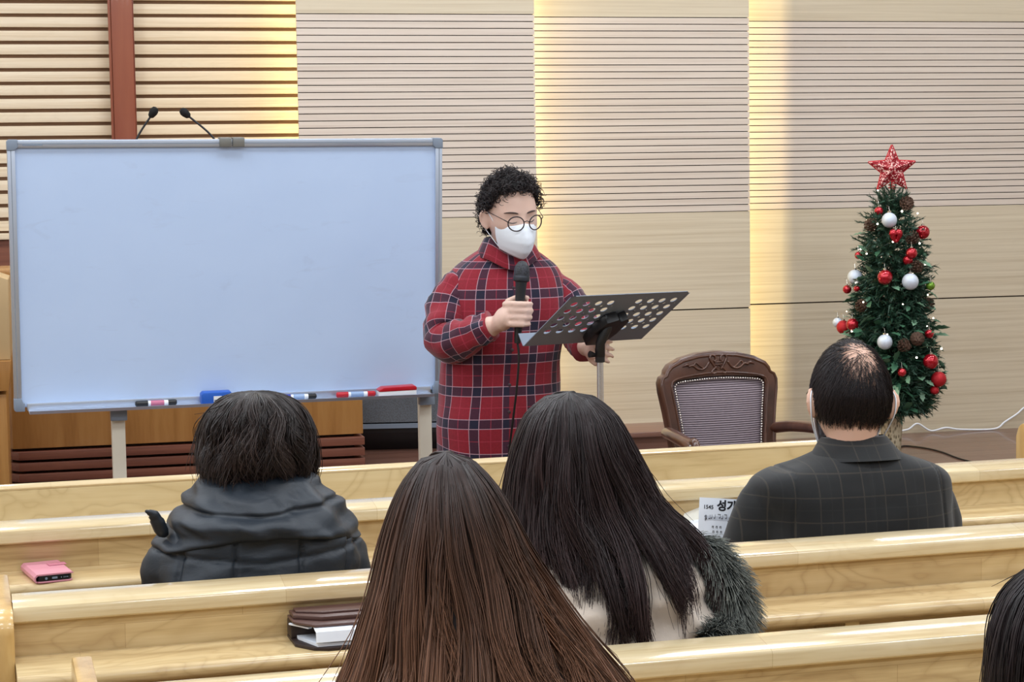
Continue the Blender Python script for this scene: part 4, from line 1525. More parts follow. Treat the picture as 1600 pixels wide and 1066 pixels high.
def ring(c, a, b, n=40, e=2.4, tilt=0.0, roll=0.0, start=-PI / 2):
    """horizontal superellipse ring; starts at the back (-y) for start=-pi/2"""
    out = []
    for k in range(n):
        x, y = sell(start + 2 * PI * k / n, e)
        p = Vector((x * a, y * b, 0))
        if tilt:
            p = Matrix.Rotation(tilt, 3, 'X') @ p
        if roll:
            p = Matrix.Rotation(roll, 3, 'Y') @ p
        out.append(Vector(c) + p)
    return out


def body_rings(mb, prof, n=28, e=2.3):
    """prof rows: z, cx, cy, a, b"""
    mb.rings([ring((r[1], r[2], r[0]), r[3], r[4], n, e) for r in smooth_list(prof, 3)], True)


def sleeve_rings(path, radii, n=28, per=6, wrinkle=0.0, seed=1, flat=1.0):
    P = catmull(path, per)
    rad = [r[0] for r in smooth_list([(r,) for r in radii], per)]
    side, out = None, []
    for i, p in enumerate(P):
        t = (P[min(i + 1, len(P) - 1)] - P[max(i - 1, 0)]).normalized()
        if side is None:
            side = t.cross(Vector((0, 1, 0.2))).normalized()
        else:
            side = (side - t * side.dot(t)).normalized()
        nn = side.cross(t)
        rg_ = []
        for k in range(n):
            a = 2 * PI * k / n
            d = side * math.cos(a) + nn * math.sin(a) * flat
            r = rad[i]
            if wrinkle:
                r += wrinkle * noise.noise(Vector((i * 0.55 + seed * 7, math.cos(a) * 1.2, math.sin(a) * 1.2)))
            rg_.append(p + d * r)
        out.append(rg_)
    return out


def wrinkled(rr, amp, freq, seed=0.0):
    out = []
    for r in rr:
        c = sum((Vector(p) for p in r), Vector()) / len(r)
        q = []
        for p in r:
            d = (Vector(p) - c)
            d.z = 0
            d.normalize()
            w = noise.noise(Vector((p[0] * freq[0] + seed, p[1] * freq[1], p[2] * freq[2])))
            q.append(Vector(p) + d * amp * w)
        out.append(q)
    return out


def plaid(name, base, band, cross, line, faint, period, bandw, linew, u_off=0.0, v_off=0.0, rough=0.85, planar=False):
    t = NT(name)
    uv = t.n('ShaderNodeTexCoord' if planar else 'ShaderNodeUVMap')
    uvs = uv.outputs['Object'] if planar else uv.outputs[0]
    sep = t.n('ShaderNodeSeparateXYZ')
    t.link(uvs, sep.inputs[0])
    ms_, ls_, fs_ = [], [], []
    for k, (s, off, per) in enumerate(((sep.outputs[0], u_off, period[0]), (sep.outputs[2 if planar else 1], v_off, period[1]))):
        fr = t.math('FRACT', t.math('ADD', t.math('DIVIDE', s, per), 10.0 + off))
        d = t.math('ABSOLUTE', t.math('SUBTRACT', fr, 0.5))      # 0 in band centre
        dm = t.math('MULTIPLY', d, per)
        ms_.append(t.math('LESS_THAN', dm, bandw / 2))
        ls_.append(t.math('LESS_THAN', t.math('ABSOLUTE', t.math('SUBTRACT', dm, bandw / 2)), linew / 2))
        fs_.append(t.math('GREATER_THAN', dm, per / 2 - linew * 0.55))
    col = t.mix(ms_[0], base, band)
    c2 = t.mix(ms_[0], band, cross)
    col = t.mix(ms_[1], col, c2)
    wv = t.noise(t.mapping(uvs, (160, 160, 160 if planar else 1)), 1.0, 2)
    col = t.mix(t.math('MULTIPLY', t.math('MAXIMUM', fs_[0], fs_[1]), 0.55), col, faint)
    col = t.mix(t.math('MULTIPLY', t.math('MAXIMUM', ls_[0], ls_[1]), 0.85), col, line)
    col = t.mix(0.35, col, t.ramp(wv, [(0.3, (0.45, 0.45, 0.45, 1)), (0.7, (1, 1, 1, 1))]), 'MULTIPLY')
    t.link(col, t.b.inputs['Base Color'])
    t.val(t.b, Roughness=rough, Sheen_Weight=0.15)
    return t.m


def make_person(label, mb, voxel, mat, loc=(0, 0, 0)):
    me = remeshed(mb, voxel)
    o = link('person', me, mat, None, 180)
    tag(o, label, 'person')
    return o


def scalp_cap(name, H, s, mask, mat, parent, off=0.003, n=96, m=70):
    """thin shell over the part of the head where mask(direction) > 0"""
    mb = MB()
    idx = {}
    grid = {}
    D = []
    for k in range(m + 1):
        th = PI * k / m
        for i in range(n):
            D.append((math.sin(th) * math.cos(2 * PI * i / n), math.sin(th) * math.sin(2 * PI * i / n), math.cos(th)))
    D = np.array(D)
    P = head_surface(D) * s
    Nn = D / np.array([.0765, .096, .118])
    Nn /= np.linalg.norm(Nn, axis=1, keepdims=True)
    mk = np.array([mask(d) for d in D])
    V = P + Nn * (off * np.clip(mk, 0, 1))[:, None]
    fs = []
    for k in range(m):
        for i in range(n):
            q = (k * n + i, k * n + (i + 1) % n, (k + 1) * n + (i + 1) % n, (k + 1) * n + i)
            if min(mk[j] for j in q) > 0:
                fs.append(q)
    used = sorted({j for q in fs for j in q})
    mp = {j: i for i, j in enumerate(used)}
    mb.add([H @ Vector(V[j]) for j in used], [tuple(mp[j] for j in q) for q in fs])
    return mb.build(name, mat, parent, smooth=180)


def falling_hair(prof, N, K, seed, phi0, phi1, z_end, clumps, clump_k, wave, layers=(0.80, 1.0), pow_=1.55, r0=0.0011, part=None, jitter=0.004):
    """prof: rows z, cx, cy, w, d from the crown down (z falling); strands fan out from the crown and fall along the profile.
    phi: 0 = +x, -pi/2 = back. z_end(phi_clump, rng) gives the tip height."""
    rg_ = np.random.default_rng(seed)
    A = np.array(smooth_list(prof, 8))
    zz = A[:, 0][::-1]
    cols = [A[:, k][::-1] for k in range(1, 5)]
    ztop = A[0, 0]
    cph = np.sort(rg_.uniform(phi0, phi1, clumps))
    cend = np.array([z_end(p, rg_) for p in cph])
    cwv = rg_.uniform(0, 2 * PI, clumps)
    cly = rg_.uniform(layers[0], layers[1], clumps)
    ph = rg_.uniform(phi0, phi1, N)
    ci = np.abs(ph[:, None] - cph[None, :]).argmin(1)
    lay = rg_.uniform(layers[0], layers[1], N)
    s = np.linspace(0, 1, K)
    zend = cend[ci] + rg_.normal(0, 0.018, N) + np.abs(rg_.normal(0, 0.02, N))
    z0 = ztop - 0.002 - rg_.random(N) * 0.004
    zend = np.minimum(zend, z0 - 0.055)
    Z = z0[:, None] - (z0 - zend)[:, None] * (s ** pow_)[None, :]
    cl = (clump_k * s ** 1.3)[None, :]
    PH = ph[:, None] * (1 - cl) + (cph[ci] + rg_.normal(0, 0.02, N))[:, None] * cl
    LY = lay[:, None] * (1 - cl * .7) + cly[ci][:, None] * cl * .7
    LY = 1.0 + (LY - 1.0) * np.minimum(s * 3, 1)[None, :]
    LY[:, 0] = 0.0
    CX, CY, Wd, Dp = [np.interp(Z, zz, c) for c in cols]
    wv = wave * (s ** 1.5)[None, :] * np.sin(s[None, :] * (7.0 + 5.0 * np.abs(np.sin(cwv * 7)))[ci][:, None] + cwv[ci][:, None] + rg_.normal(0, .35, N)[:, None])
    X = CX + LY * Wd * np.cos(PH) + wv * np.abs(np.sin(PH))
    Y = CY + LY * Dp * np.sin(PH) + wv * 0.5
    if part is not None:
        X = X + part * (1 - s[None, :]) ** 3
    P = np.stack([X, Y, Z], 2)
    P += rg_.normal(0, jitter, (N, 1, 3)) * s[None, :, None]
    R = r0 * (1 - 0.65 * s ** 3)[None, :] * rg_.uniform(.7, 1.25, N)[:, None]
    P += (rg_.normal(0, 1, (N, 1, 3)) * (rg_.random(N) < 0.03)[:, None, None]) * 0.018 * (s ** 2)[None, :, None]
    rnd = np.clip(0.42 + 0.26 * rg_.normal(size=N) + 0.36 * np.sin(cwv[ci] * 3), 0, 1.3)
    return P, R, rnd


def hair_core(prof, zcut, k, mat, parent, e=2.0, name='hair_base'):
    A = [r for r in smooth_list(prof, 5) if r[0] > zcut]
    mb = MB()
    mb.rings([ring((r[1], r[2], r[0] - 0.008), max(r[3] * k, .002), max(r[4] * k, .002), 36, e) for r in A], True)
    return mb.build(name, mat, parent, smooth=180)


def seated_body(X, Y, shoulder_z, sw, head_H, head_s, hands, neck_w=0.05, ears=True, seat=0.44, lean_y=0.0):
    """one closed set of shapes, world axes, facing +y; hands: [(shoulder, elbow, wrist, palm_dir)]"""
    mb = MB()
    hc = head_H.translation
    body_rings(mb, [(seat + .01, X, Y + .02, .13, .10), (seat + .08, X, Y + .01, .165, .115), (seat + .20, X, Y - .0, .140, .095), (shoulder_z - .14, X, Y + lean_y * .5, .155, .10), (shoulder_z - .05, X, Y + lean_y, sw * .70, .075), (shoulder_z + .01, X, Y + lean_y, sw * .40, .060), (shoulder_z + .05, X, Y + lean_y, neck_w, .052)])
    nb_ = Vector((X, Y + lean_y, shoulder_z + .0))
    tp = head_H @ Vector((0, -.018 * head_s, -.04 * head_s))
    mb.tube([nb_, nb_.lerp(tp, .5), tp], [neck_w * 1.12, neck_w, neck_w], 18)
    add_head(mb, head_H, head_s, ears)
    for s in (-1, 1):
        mb.tube(catmull([(X + s * .085, Y + .03, seat + .075), (X + s * .10, Y + .22, seat + .075), (X + s * .105, Y + .42, seat + .06)], 4), [.082, .080, .078, .076, .074, .070, .066, .062, .058], 16, round_ends=True)
        mb.tube([(X + s * .105, Y + .42, seat + .05), (X + s * .10, Y + .40, .26), (X + s * .10, Y + .36, .09)], [.056, .052, .038], 14, round_ends=True)
        mb.tube([(X + s * .10, Y + .33, .045), (X + s * .105, Y + .45, .035), (X + s * .108, Y + .55, .028)], [.036, .036, .026], 12, round_ends=True)
    for (sh, el, wr, palm) in hands:
        sh, el, wr = Vector(sh), Vector(el), Vector(wr)
        mb.tube([sh.lerp(el, .14) + Vector((.025 if sh.x < X else -.025, 0, 0)), sh.lerp(el, .5), el, el.lerp(wr, .5), wr], [.034, .038, .036, .033, .024], 14, round_ends=True)
        fw = (wr - el).normalized()
        add_hand(mb, wrist_frame(wr, fw, palm), 0.95, 0.45, -1 if sh.x < X else 1)
    return mb


def seated_trousers(X, Y, mat, parent, seat=0.44):
    mb = MB()
    body_rings(mb, [(seat - .002, X, Y + .02, .16, .13), (seat + .08, X, Y + .01, .185, .135), (seat + .16, X, Y, .17, .12)])
    for s in (-1, 1):
        mb.tube(catmull([(X + s * .085, Y + .03, seat + .082), (X + s * .10, Y + .22, seat + .082), (X + s * .105, Y + .43, seat + .064)], 4), [.092, .090, .088, .086, .084, .080, .076, .072, .068], 16, round_ends=True)
        mb.tube([(X + s * .105, Y + .43, seat + .05), (X + s * .10, Y + .40, .26), (X + s * .10, Y + .36, .10)], [.068, .066, .058], 14)
    o = link('trousers', remeshed(mb, .012), mat, parent, 180)
    for s in (-1, 1):
        MB().tube([(X + s * .10, Y + .31, .042), (X + s * .105, Y + .45, .042), (X + s * .108, Y + .56, .034)], [.040, .041, .030], 12, round_ends=True).build('shoe', M['shoe'], parent, smooth=180)
    return o


def garment(name, sets, voxel, mat, parent, disp=None, smooth=6):
    """closed ring sets merged into one continuous cloth surface, then displaced along its normals"""
    mb = MB()
    for rr in sets:
        mb.rings(rr, True)
    me = remeshed(mb, voxel, smooth)
    if disp is not None:
        n = len(me.vertices)
        co = np.empty(n * 3)
        no = np.empty(n * 3)
        me.vertices.foreach_get('co', co)
        me.vertices.foreach_get('normal', no)
        co, no = co.reshape(-1, 3), no.reshape(-1, 3)
        d = np.array([disp(p, q) for p, q in zip(co, no)])
        co += no * d[:, None]
        me.vertices.foreach_set('co', co.ravel())
        me.update()
    return link(name, me, mat, parent, 180)


def nz(p, fx, fy, fz, off=0.0):
    return noise.noise(Vector((p[0] * fx + off, p[1] * fy, p[2] * fz)))


def full_hair(prof, N, K, seed, z_end, clumps, clump_k, wave, layers, pow_, r0, jitter, side=1.0):
    """falling hair all round the head, cut short over the forehead"""
    P, R, rn = falling_hair(prof, N, K, seed, -PI - side, side, z_end, clumps, clump_k, wave, layers, pow_, r0, jitter=jitter)
    zt = prof[0][0]
    P2, R2, rn2 = falling_hair(prof, N // 6, K, seed + 1, side, PI - side, lambda p, g: zt - .075 + g.uniform(-.01, .01), max(clumps // 5, 4), .3, wave * .3, (.93, 1.0), pow_, r0, jitter=jitter * .4)
    return np.concatenate([P, P2]), np.concatenate([R, R2]), np.concatenate([rn, rn2])

# ---------------------------------------------------------------- the speaker
M['hair_black'] = hair_material('black_hair', rgb(20, 16, 18), rgb(42, 34, 35), 0.42)
M['hair_base_black'] = pbr('black_hair_base', rgb(17, 14, 16), 0.6)
M['shirt'] = plaid('red_tartan', rgb(138, 14, 36), rgb(64, 18, 44), rgb(17, 16, 46), rgb(190, 152, 166), rgb(176, 52, 76), (0.101, 0.103), 0.030, 0.0022)
SX, SY = 1.40, 6.17
HS = look_matrix((1.425, 6.115, 1.487), math.radians(190), math.radians(-12), math.radians(3))
mb = MB()
body_rings(mb, [(.80, 1.385, 6.17, .15, .11), (.92, 1.39, 6.17, .155, .11), (1.08, 1.40, 6.17, .145, .10), (1.22, 1.41, 6.17, .155, .095), (1.29, 1.418, 6.175, .115, .075), (1.335, 1.42, 6.175, .08, .06), (1.375, 1.42, 6.170, .055, .052)])
mb.tube([(1.42, 6.172, 1.33), (1.42, 6.160, 1.39), HS @ Vector((0, -.02, -.04))], [.058, .052, .054], 18)
add_head(mb, HS, 1.03)
for s in (-1, 1):
    mb.tube(catmull([(1.385 + s * .085, 6.17, .84), (1.385 + s * .09, 6.165, .48), (1.385 + s * .095, 6.175, .09)], 4), [.085, .082, .078, .07, .062, .056, .052, .046, .04], 16, round_ends=True)
    mb.tube([(1.385 + s * .095, 6.20, .042), (1.385 + s * .105, 6.09, .036), (1.385 + s * .112, 6.00, .030)], [.036, .036, .028], 12, round_ends=True)
# arms
WR = Vector((1.338, 5.940, 1.152))
mb.tube(catmull([(1.300, 6.175, 1.255), (1.232, 6.16, 1.19), (1.198, 6.09, 1.092), (1.262, 6.0, 1.115), WR], 4), [.042] * 5 + [.048] * 4 + [.042] * 4 + [.034] * 3 + [.026], 14, round_ends=True)
WL = Vector((1.622, 5.930, 1.068))
mb.tube(catmull([(1.54, 6.175, 1.252), (1.605, 6.15, 1.185), (1.64, 6.09, 1.10), (1.635, 6.0, 1.075), WL], 4), [.042] * 5 + [.046] * 4 + [.040] * 4 + [.032] * 3 + [.026], 14, round_ends=True)
# right hand closed round the microphone
MIC0, MIC1 = Vector((1.386, 5.884, 1.105)), Vector((1.409, 5.898, 1.352))
mb.tube([WR, Vector((1.350, 5.915, 1.168)), Vector((1.360, 5.893, 1.180))], [.026, .033, .030], 16, round_ends=True, flat=1.35, up=(0, 1, 0))
for k in range(4):
    z = 1.215 - k * .0205
    c = MIC0.lerp(MIC1, (z - MIC0.z) / (MIC1.z - MIC0.z))
    sh = (.0, .003, .001, -.004)[k]
    pts = [c + Vector((-.046, .004, .0)), c + Vector((-.030, -.027, .002)), c + Vector((.010 + sh, -.034, .0)), c + Vector((.032 + sh, -.014, -.001)), c + Vector((.026, .012, -.002))]
    mb.tube(pts, [.0105, .0108, .0098, .0088, .0070], 10, round_ends=True)
c = MIC0.lerp(MIC1, (1.226 - MIC0.z) / (MIC1.z - MIC0.z))
mb.tube([c + Vector((-.040, .020, -.030)), c + Vector((-.030, .030, -.005)), c + Vector((.002, .028, .008)), c + Vector((.026, .012, .006))], [.014, .0125, .0105, .0080], 10, round_ends=True)
# left hand half closed under the desk
add_hand(mb, wrist_frame(WL, (0.10, -1.0, 0.05), (0.9, 0.0, -0.3)), 0.92, 0.85, 1)
spk = make_person('person in a red tartan shirt, white mask and round glasses speaking into a microphone', mb, 0.0048, M['skin_pale'])


def sp_hairline(d):
    v = d[2] - np.interp(d[1], [-1, -.45, -.05, .22, .45, .62, 1], [-.58, -.52, -.14, .26, .60, .70, .74])
    if abs(d[0]) > .70 and d[1] > -.36:          # the ears stay free
        v = min(v, d[2] - .20)
    return v


scalp_cap('hair_base', HS, 1.03, lambda d: min(sp_hairline(d) * 6, 1.0), M['hair_base_black'], spk, 0.014)
rg_ = np.random.default_rng(21)
P_, R_ = [], []
while len(P_) < 1900:
    d = rg_.normal(size=3)
    d /= np.linalg.norm(d)
    if sp_hairline(d) < 0.0:
        continue
    p = head_surface(d[None])[0] * 1.03
    nrm = d / np.array([.0765, .096, .118])
    nrm /= np.linalg.norm(nrm)
    ax = nrm * 0.7 + rg_.normal(size=3) * 0.5 + np.array([0, -.15, -.25])
    ax /= np.linalg.norm(ax)
    sd = np.cross(ax, [0.3, 0.5, 0.8])
    sd /= np.linalg.norm(sd)
    bn = np.cross(ax, sd)
    L = rg_.uniform(.020, .038)
    hr = rg_.uniform(.005, .0095)
    tt = np.linspace(0, 1, 16)
    a = tt * rg_.uniform(1.2, 2.2) * 2 * PI + rg_.uniform(0, 6)
    q = p + nrm * .006 + ax * (L * tt)[:, None] + (sd * np.cos(a)[:, None] + bn * np.sin(a)[:, None]) * (hr * np.minimum(tt * 3, 1))[:, None]
    P_.append([tuple(HS @ Vector(v)) for v in q])
    R_.append(np.linspace(.0017, .0008, 16))
tag(strands('curly_hair', P_, np.array(R_), M['hair_black'], spk), 'short dark permed curls', kind='stuff')


def face_pt(px, pz, out=0.0, s=1.03):
    g = np.linspace(-.9, .9, 181)
    X_, Z_ = np.meshgrid(g, g)
    yy = 1 - X_ ** 2 - Z_ ** 2
    ok = yy > 0.02
    D = np.stack([X_[ok], np.sqrt(yy[ok]), Z_[ok]], 1)
    Q = head_surface(D)
    k = ((Q[:, 0] - px) ** 2 + (Q[:, 2] - pz) ** 2).argmin()
    return Vector((px * s, (Q[k, 1] + out) * s, pz * s))


M['lash'] = pbr('lash', rgb(40, 28, 28), 0.7)
M['brow'] = pbr('brow', rgb(70, 54, 52), 0.8)
for s in (-1, 1):
    pts = [HS @ face_pt(s * (.032 + dx), -.002 - .0045 * (1 - (dx / .014) ** 2) - (.0 if dx < 0 else 0), .0012) for dx in np.linspace(-.014, .014, 9)]
    MB().tube(pts, [.0006, .0011, .0014, .0016, .0016, .0016, .0015, .0012, .0006], 6).build('eyelid_line', M['lash'], spk, smooth=180)
    pts = [HS @ face_pt(s * (.033 + dx), .0225 + .004 * (1 - (dx / .02) ** 2), .0012) for dx in np.linspace(-.018, .020, 8)]
    MB().tube(pts, [.0012, .0024, .0028, .0029, .0027, .0023, .0017, .0008], 6).build('eyebrow', M['brow'], spk, smooth=180)
# mask
mb = MB()
nu, nv = 28, 20
vl = []
for j in range(nv + 1):
    v = j / nv
    yc = interp([0, .12, .32, .5, .78, 1], [.110, .126, .138, .141, .131, .103], v)
    zc = -.010 - .112 * v
    for i in range(nu + 1):
        u = -1 + 2 * i / nu
        au = abs(u)
        x = u * (.070 - .016 * v ** 2)
        y = yc - (yc - .040) * au ** 1.75
        zs_ = -.026 - .072 * v
        z = zc + (zs_ - zc) * au ** 1.4
        if v < .02:
            z += .004 * math.exp(-(u / .35) ** 2)
        y += .0022 * math.exp(-((v - .38 - .10 * (1 - au)) / .02) ** 2) * (1 - au)
        vl.append(HS @ Vector((x, y, z)))
mb.add(vl, [(j * (nu + 1) + i, j * (nu + 1) + i + 1, (j + 1) * (nu + 1) + i + 1, (j + 1) * (nu + 1) + i) for j in range(nv) for i in range(nu)])
fm = mb.build('face_mask', M['mask'], spk, smooth=180)
so = fm.modifiers.new('thick', 'SOLIDIFY')
so.thickness = 0.0018
for s in (-1, 1):
    MB().tube([HS @ Vector(p) for p in catmull([(s * .069, .042, -.022), (s * .079, .018, .004), (s * .086, -.010, .022), (s * .0905, -.030, .0), (s * .084, -.020, -.038), (s * .066, .018, -.075), (s * .054, .041, -.096)], 5)], 0.0014, 6).build('ear_loop', M['mask'], fm, smooth=180)
# glasses
mb = MB()
for s in (-1, 1):
    mb.tube([HS @ Vector((s * .0330 + .0240 * math.cos(a), .1275 - abs(s * .0330 + .0240 * math.cos(a)) ** 2 * 5.0, -.001 + .0232 * math.sin(a))) for a in np.linspace(0, 2 * PI, 33)], 0.0021, 7)
    mb.tube([HS @ Vector(p) for p in ((s * .0568, .1115, .004), (s * .067, .100, .010))], 0.0017, 6)
    mb.tube([HS @ Vector(p) for p in ((s * .067, .100, .010), (s * .082, .03, .016), (s * .086, -.012, .018))], 0.0012, 6)
mb.tube([HS @ Vector(p) for p in ((-.0095, .1262, .004), (0, .129, .008), (.0095, .1262, .004))], 0.0015, 6)
gf = mb.build('glasses_frame', M['lens_frame'], spk, smooth=180)
t = NT('lens_glass')
t.val(t.b, Base_Color=(0.95, 0.97, 1, 1), Roughness=0.02, Alpha=0.10)
M['lens'] = t.m
for s in (-1, 1):
    ctr = [HS @ Vector((s * .0330 + .0235 * math.cos(a), .1275 - abs(s * .0330 + .0235 * math.cos(a)) ** 2 * 5.0, -.001 + .0227 * math.sin(a))) for a in np.linspace(0, 2 * PI, 24, endpoint=False)]
    mb = MB()
    mb.add(ctr, [tuple(range(24))])
    mb.build('lens', M['lens'], gf)
# shirt: body, sleeves, cuffs, collar
prof = [(.655, 1.383, 6.17, .200, .150), (.78, 1.385, 6.17, .200, .150), (.92, 1.39, 6.17, .195, .146), (1.06, 1.40, 6.17, .194, .142), (1.17, 1.41, 6.17, .198, .138), (1.255, 1.415, 6.175, .196, .126), (1.310, 1.42, 6.178, .172, .106), (1.350, 1.423, 6.178, .125, .085), (1.378, 1.424, 6.172, .082, .070), (1.392, 1.424, 6.170, .070, .063)]
rr = [ring((r[1], r[2], r[0]), r[3], r[4], 64, 2.5) for r in smooth_list(prof, 5)]
for j in range(6):
    for i, p in enumerate(rr[j]):
        a = -PI / 2 + 2 * PI * i / 64
        p.z += (0.045 * math.cos(a) ** 4) * (1 - j / 6)
rr = wrinkled(rr, 0.010, (5, 5, 9), 3.0)
parts = []
uv_loft(rr, mesh_parts=parts, u0=-.022)
shirt = uv_mesh('shirt', parts, M['shirt'], spk)
so = shirt.modifiers.new('thick', 'SOLIDIFY')
so.thickness = 0.003
parts = []
uv_loft(sleeve_rings([(1.325, 6.178, 1.288), (1.268, 6.172, 1.248), (1.222, 6.150, 1.182), (1.202, 6.092, 1.095), (1.250, 6.010, 1.108), (1.318, 5.955, 1.143)], [.046, .066, .072, .070, .060, .047], 32, 6, .014, 2), True, True, parts, .03)
uv_mesh('sleeve', parts, M['shirt'], shirt)
parts = []
uv_loft(sleeve_rings([(1.515, 6.178, 1.284), (1.570, 6.172, 1.244), (1.618, 6.150, 1.182), (1.643, 6.092, 1.105), (1.638, 6.010, 1.080), (1.625, 5.952, 1.070)], [.046, .064, .069, .066, .057, .048], 32, 6, .014, 5), True, True, parts, .07)
uv_mesh('sleeve', parts, M['shirt'], shirt)
parts = []
crr = []
for (z, a, b, dy) in ((1.372, .076, .068, 0), (1.404, .067, .061, .006), (1.412, .065, .059, .008), (1.409, .071, .066, .006), (1.384, .086, .084, -.002), (1.350, .104, .104, -.008)):
    r = ring((1.424, 6.168 + dy, z), a, b, 48, 2.1)
    for i, p in enumerate(r):
        fr = max(0, math.cos(2 * PI * i / 48)) ** 4      # dips to a V at the throat
        p.z -= 0.040 * fr
    crr.append(r)
uv_loft(crr, mesh_parts=parts)
cl = uv_mesh('collar', parts, M['shirt'], shirt)
so = cl.modifiers.new('thick', 'SOLIDIFY')
so.thickness = 0.003
M['button'] = pbr('button', rgb(60, 40, 50), 0.4)
for z in (1.335, 1.25, 1.155, 1.055, .955, .855, .755):
    k = min(range(len(rr)), key=lambda j: abs(rr[j][0].z - z))
    p = rr[k][0]
    MB().lathe([(.0055, -.003), (.0055, .002), (.003, .003)], 10, Matrix.Translation(p) @ Matrix.Rotation(PI / 2, 4, 'X')).build('button', M['button'], shirt)
# trousers and shoes
mb = MB()
body_rings(mb, [(.74, 1.385, 6.17, .165, .125), (.84, 1.385, 6.17, .17, .125), (.94, 1.388, 6.17, .165, .118)])
for s in (-1, 1):
    mb.tube(catmull([(1.385 + s * .085, 6.17, .80), (1.385 + s * .09, 6.165, .48), (1.385 + s * .095, 6.178, .07)], 4), [.098, .096, .092, .086, .080, .076, .074, .072, .070], 16)
    MB().tube([(1.385 + s * .095, 6.215, .045), (1.385 + s * .105, 6.09, .043), (1.385 + s * .112, 5.985, .034)], [.042, .043, .032], 12, round_ends=True).build('shoe', M['shoe'], spk, smooth=180)
link('trousers', remeshed(mb, .010), M['trousers'], spk, 180)

# hand-held microphone
mc = thing('handheld_microphone', 'black hand-held microphone with trailing cable in the hand of the speaker', 'microphone', MIC0)
dm = (MIC1 - MIC0)
qm = dm.normalized().to_track_quat('Z', 'Y').to_matrix().to_4x4()
MB().lathe([(.009, -.012), (.0105, .0), (.0125, .05), (.0150, .12), (.0175, .172), (.0185, .180)], 22, qm).build('grip', M['black'], mc)
MB().lathe([(.0255, .182), (.0262, .186), (.0262, .193), (.0250, .197)], 22, qm).build('ring_band', M['dark_metal'], mc)
MB().lathe([(.0150, .176), (.0240, .1815), (.0250, .197), (.0248, .212), (.0215, .228), (.0130, .240), (.004, .244)], 22, qm).build('grille_head', M['grille'], mc)
cpts = [(0, 0, -.01), (.002, -.004, -.06), (-.004, .008, -.16), (-.010, .040, -.26), (-.014, .090, -.38), (-.022, .098, -.50), (-.05, .11, -.75), (-.09, .02, -.98), (.02, -.10, -1.098), (.20, .02, -1.099)]
MB().tube(catmull(cpts, 8), 0.0036, 8).build('cable', M['black'], mc, smooth=180)

# ---------------------------------------------------------------- balding man in the checked jacket
M['jacket'] = plaid('dark_check_wool', rgb(12, 14, 16), rgb(12, 14, 16), rgb(10, 12, 14), rgb(48, 43, 36), rgb(25, 27, 27), (0.104, 0.108), 0.052, 0.0030, -0.38, 0.2, planar=True)
MX, MY = 1.808, 4.27
HM = look_matrix((1.812, 4.285, 1.078), math.radians(-11), math.radians(-8), math.radians(2))
mb = seated_body(MX, MY, .895, .19, HM, 1.13, [((1.64, MY, .87), (1.55, MY + .05, .66), (1.60, 4.44, .595), (0, 0, -1)), ((1.98, MY, .87), (2.04, MY + .06, .66), (1.97, 4.47, .60), (0, 0, -1))], .058)
man = make_person('balding person in a dark checked jacket seated in the second pew holding a song sheet', mb, 0.006, M['skin'])
jp = [(.46, MX, MY, .225, .165), (.60, MX, MY, .232, .160), (.74, MX, MY, .238, .152), (.82, MX, MY - .004, .238, .142), (.866, MX - .006, MY - .006, .246, .132), (.896, MX - .008, MY - .006, .242, .122), (.918, MX - .006, MY - .006, .212, .110), (.936, MX + .002, MY - .004, .152, .096), (.954, MX + .008, MY, .098, .082), (.968, MX + .010, MY + .004, .076, .074)]
sets = [[ring((r[1], r[2], r[0]), r[3], r[4], 64, 2.6) for r in smooth_list(jp, 5)]]
for path in ([(MX - .130, MY - .006, .862), (MX - .206, MY, .848), (MX - .238, MY + .01, .768), (MX - .254, MY + .06, .655), (MX - .212, MY + .165, .605)], [(MX + .130, MY - .006, .862), (MX + .184, MY, .842), (MX + .214, MY + .01, .765), (MX + .230, MY + .06, .655), (MX + .175, MY + .19, .605)]):
    sets.append(sleeve_rings(path, [.045, .064, .070, .066, .052], 30, 6))


def jacket_disp(p, n):
    d = .006 * nz(p, 5, 5, 9, 2) + .003 * nz(p, 14, 14, 20, 5)
    for sx in (-1, 1):                                  # armhole seams
        xs = MX + sx * (.188 - .10 * max(p[2] - .80, 0))
        d -= .005 * math.exp(-((p[0] - xs) / .004) ** 2)
    return d - .002 * math.exp(-((p[0] - MX) / .003) ** 2)


jk = garment('jacket', sets, .007, M['jacket'], man, jacket_disp, 8)
parts = []
crr = [ring((MX + .010, MY + .006 + dy, z), a, b, 48, 2.1, tilt=-.10) for (z, a, b, dy) in ((.948, .082, .078, .0), (.984, .073, .070, .008), (.990, .072, .069, .010), (.986, .078, .076, .008), (.958, .098, .096, .000), (.936, .118, .113, -.006))]
uv_loft(crr, mesh_parts=parts, u0=.02)
uv_mesh('collar', parts, M['jacket'], jk)
seated_trousers(MX, MY, M['trousers'], man)


def man_hair(d):
    hz = np.interp(d[1], [-1, -.5, -.05, .25, .5, .7, 1], [-.16, -.14, .04, .20, .46, .62, .80])
    return d[2] - hz


BALD = np.array([0.12, -.60, .79])
BALD /= np.linalg.norm(BALD)


def thin(d):
    a = math.acos(max(-1, min(1, float(np.dot(d, BALD)))))
    return np.clip((a - .16) / 1.14, 0, 1)


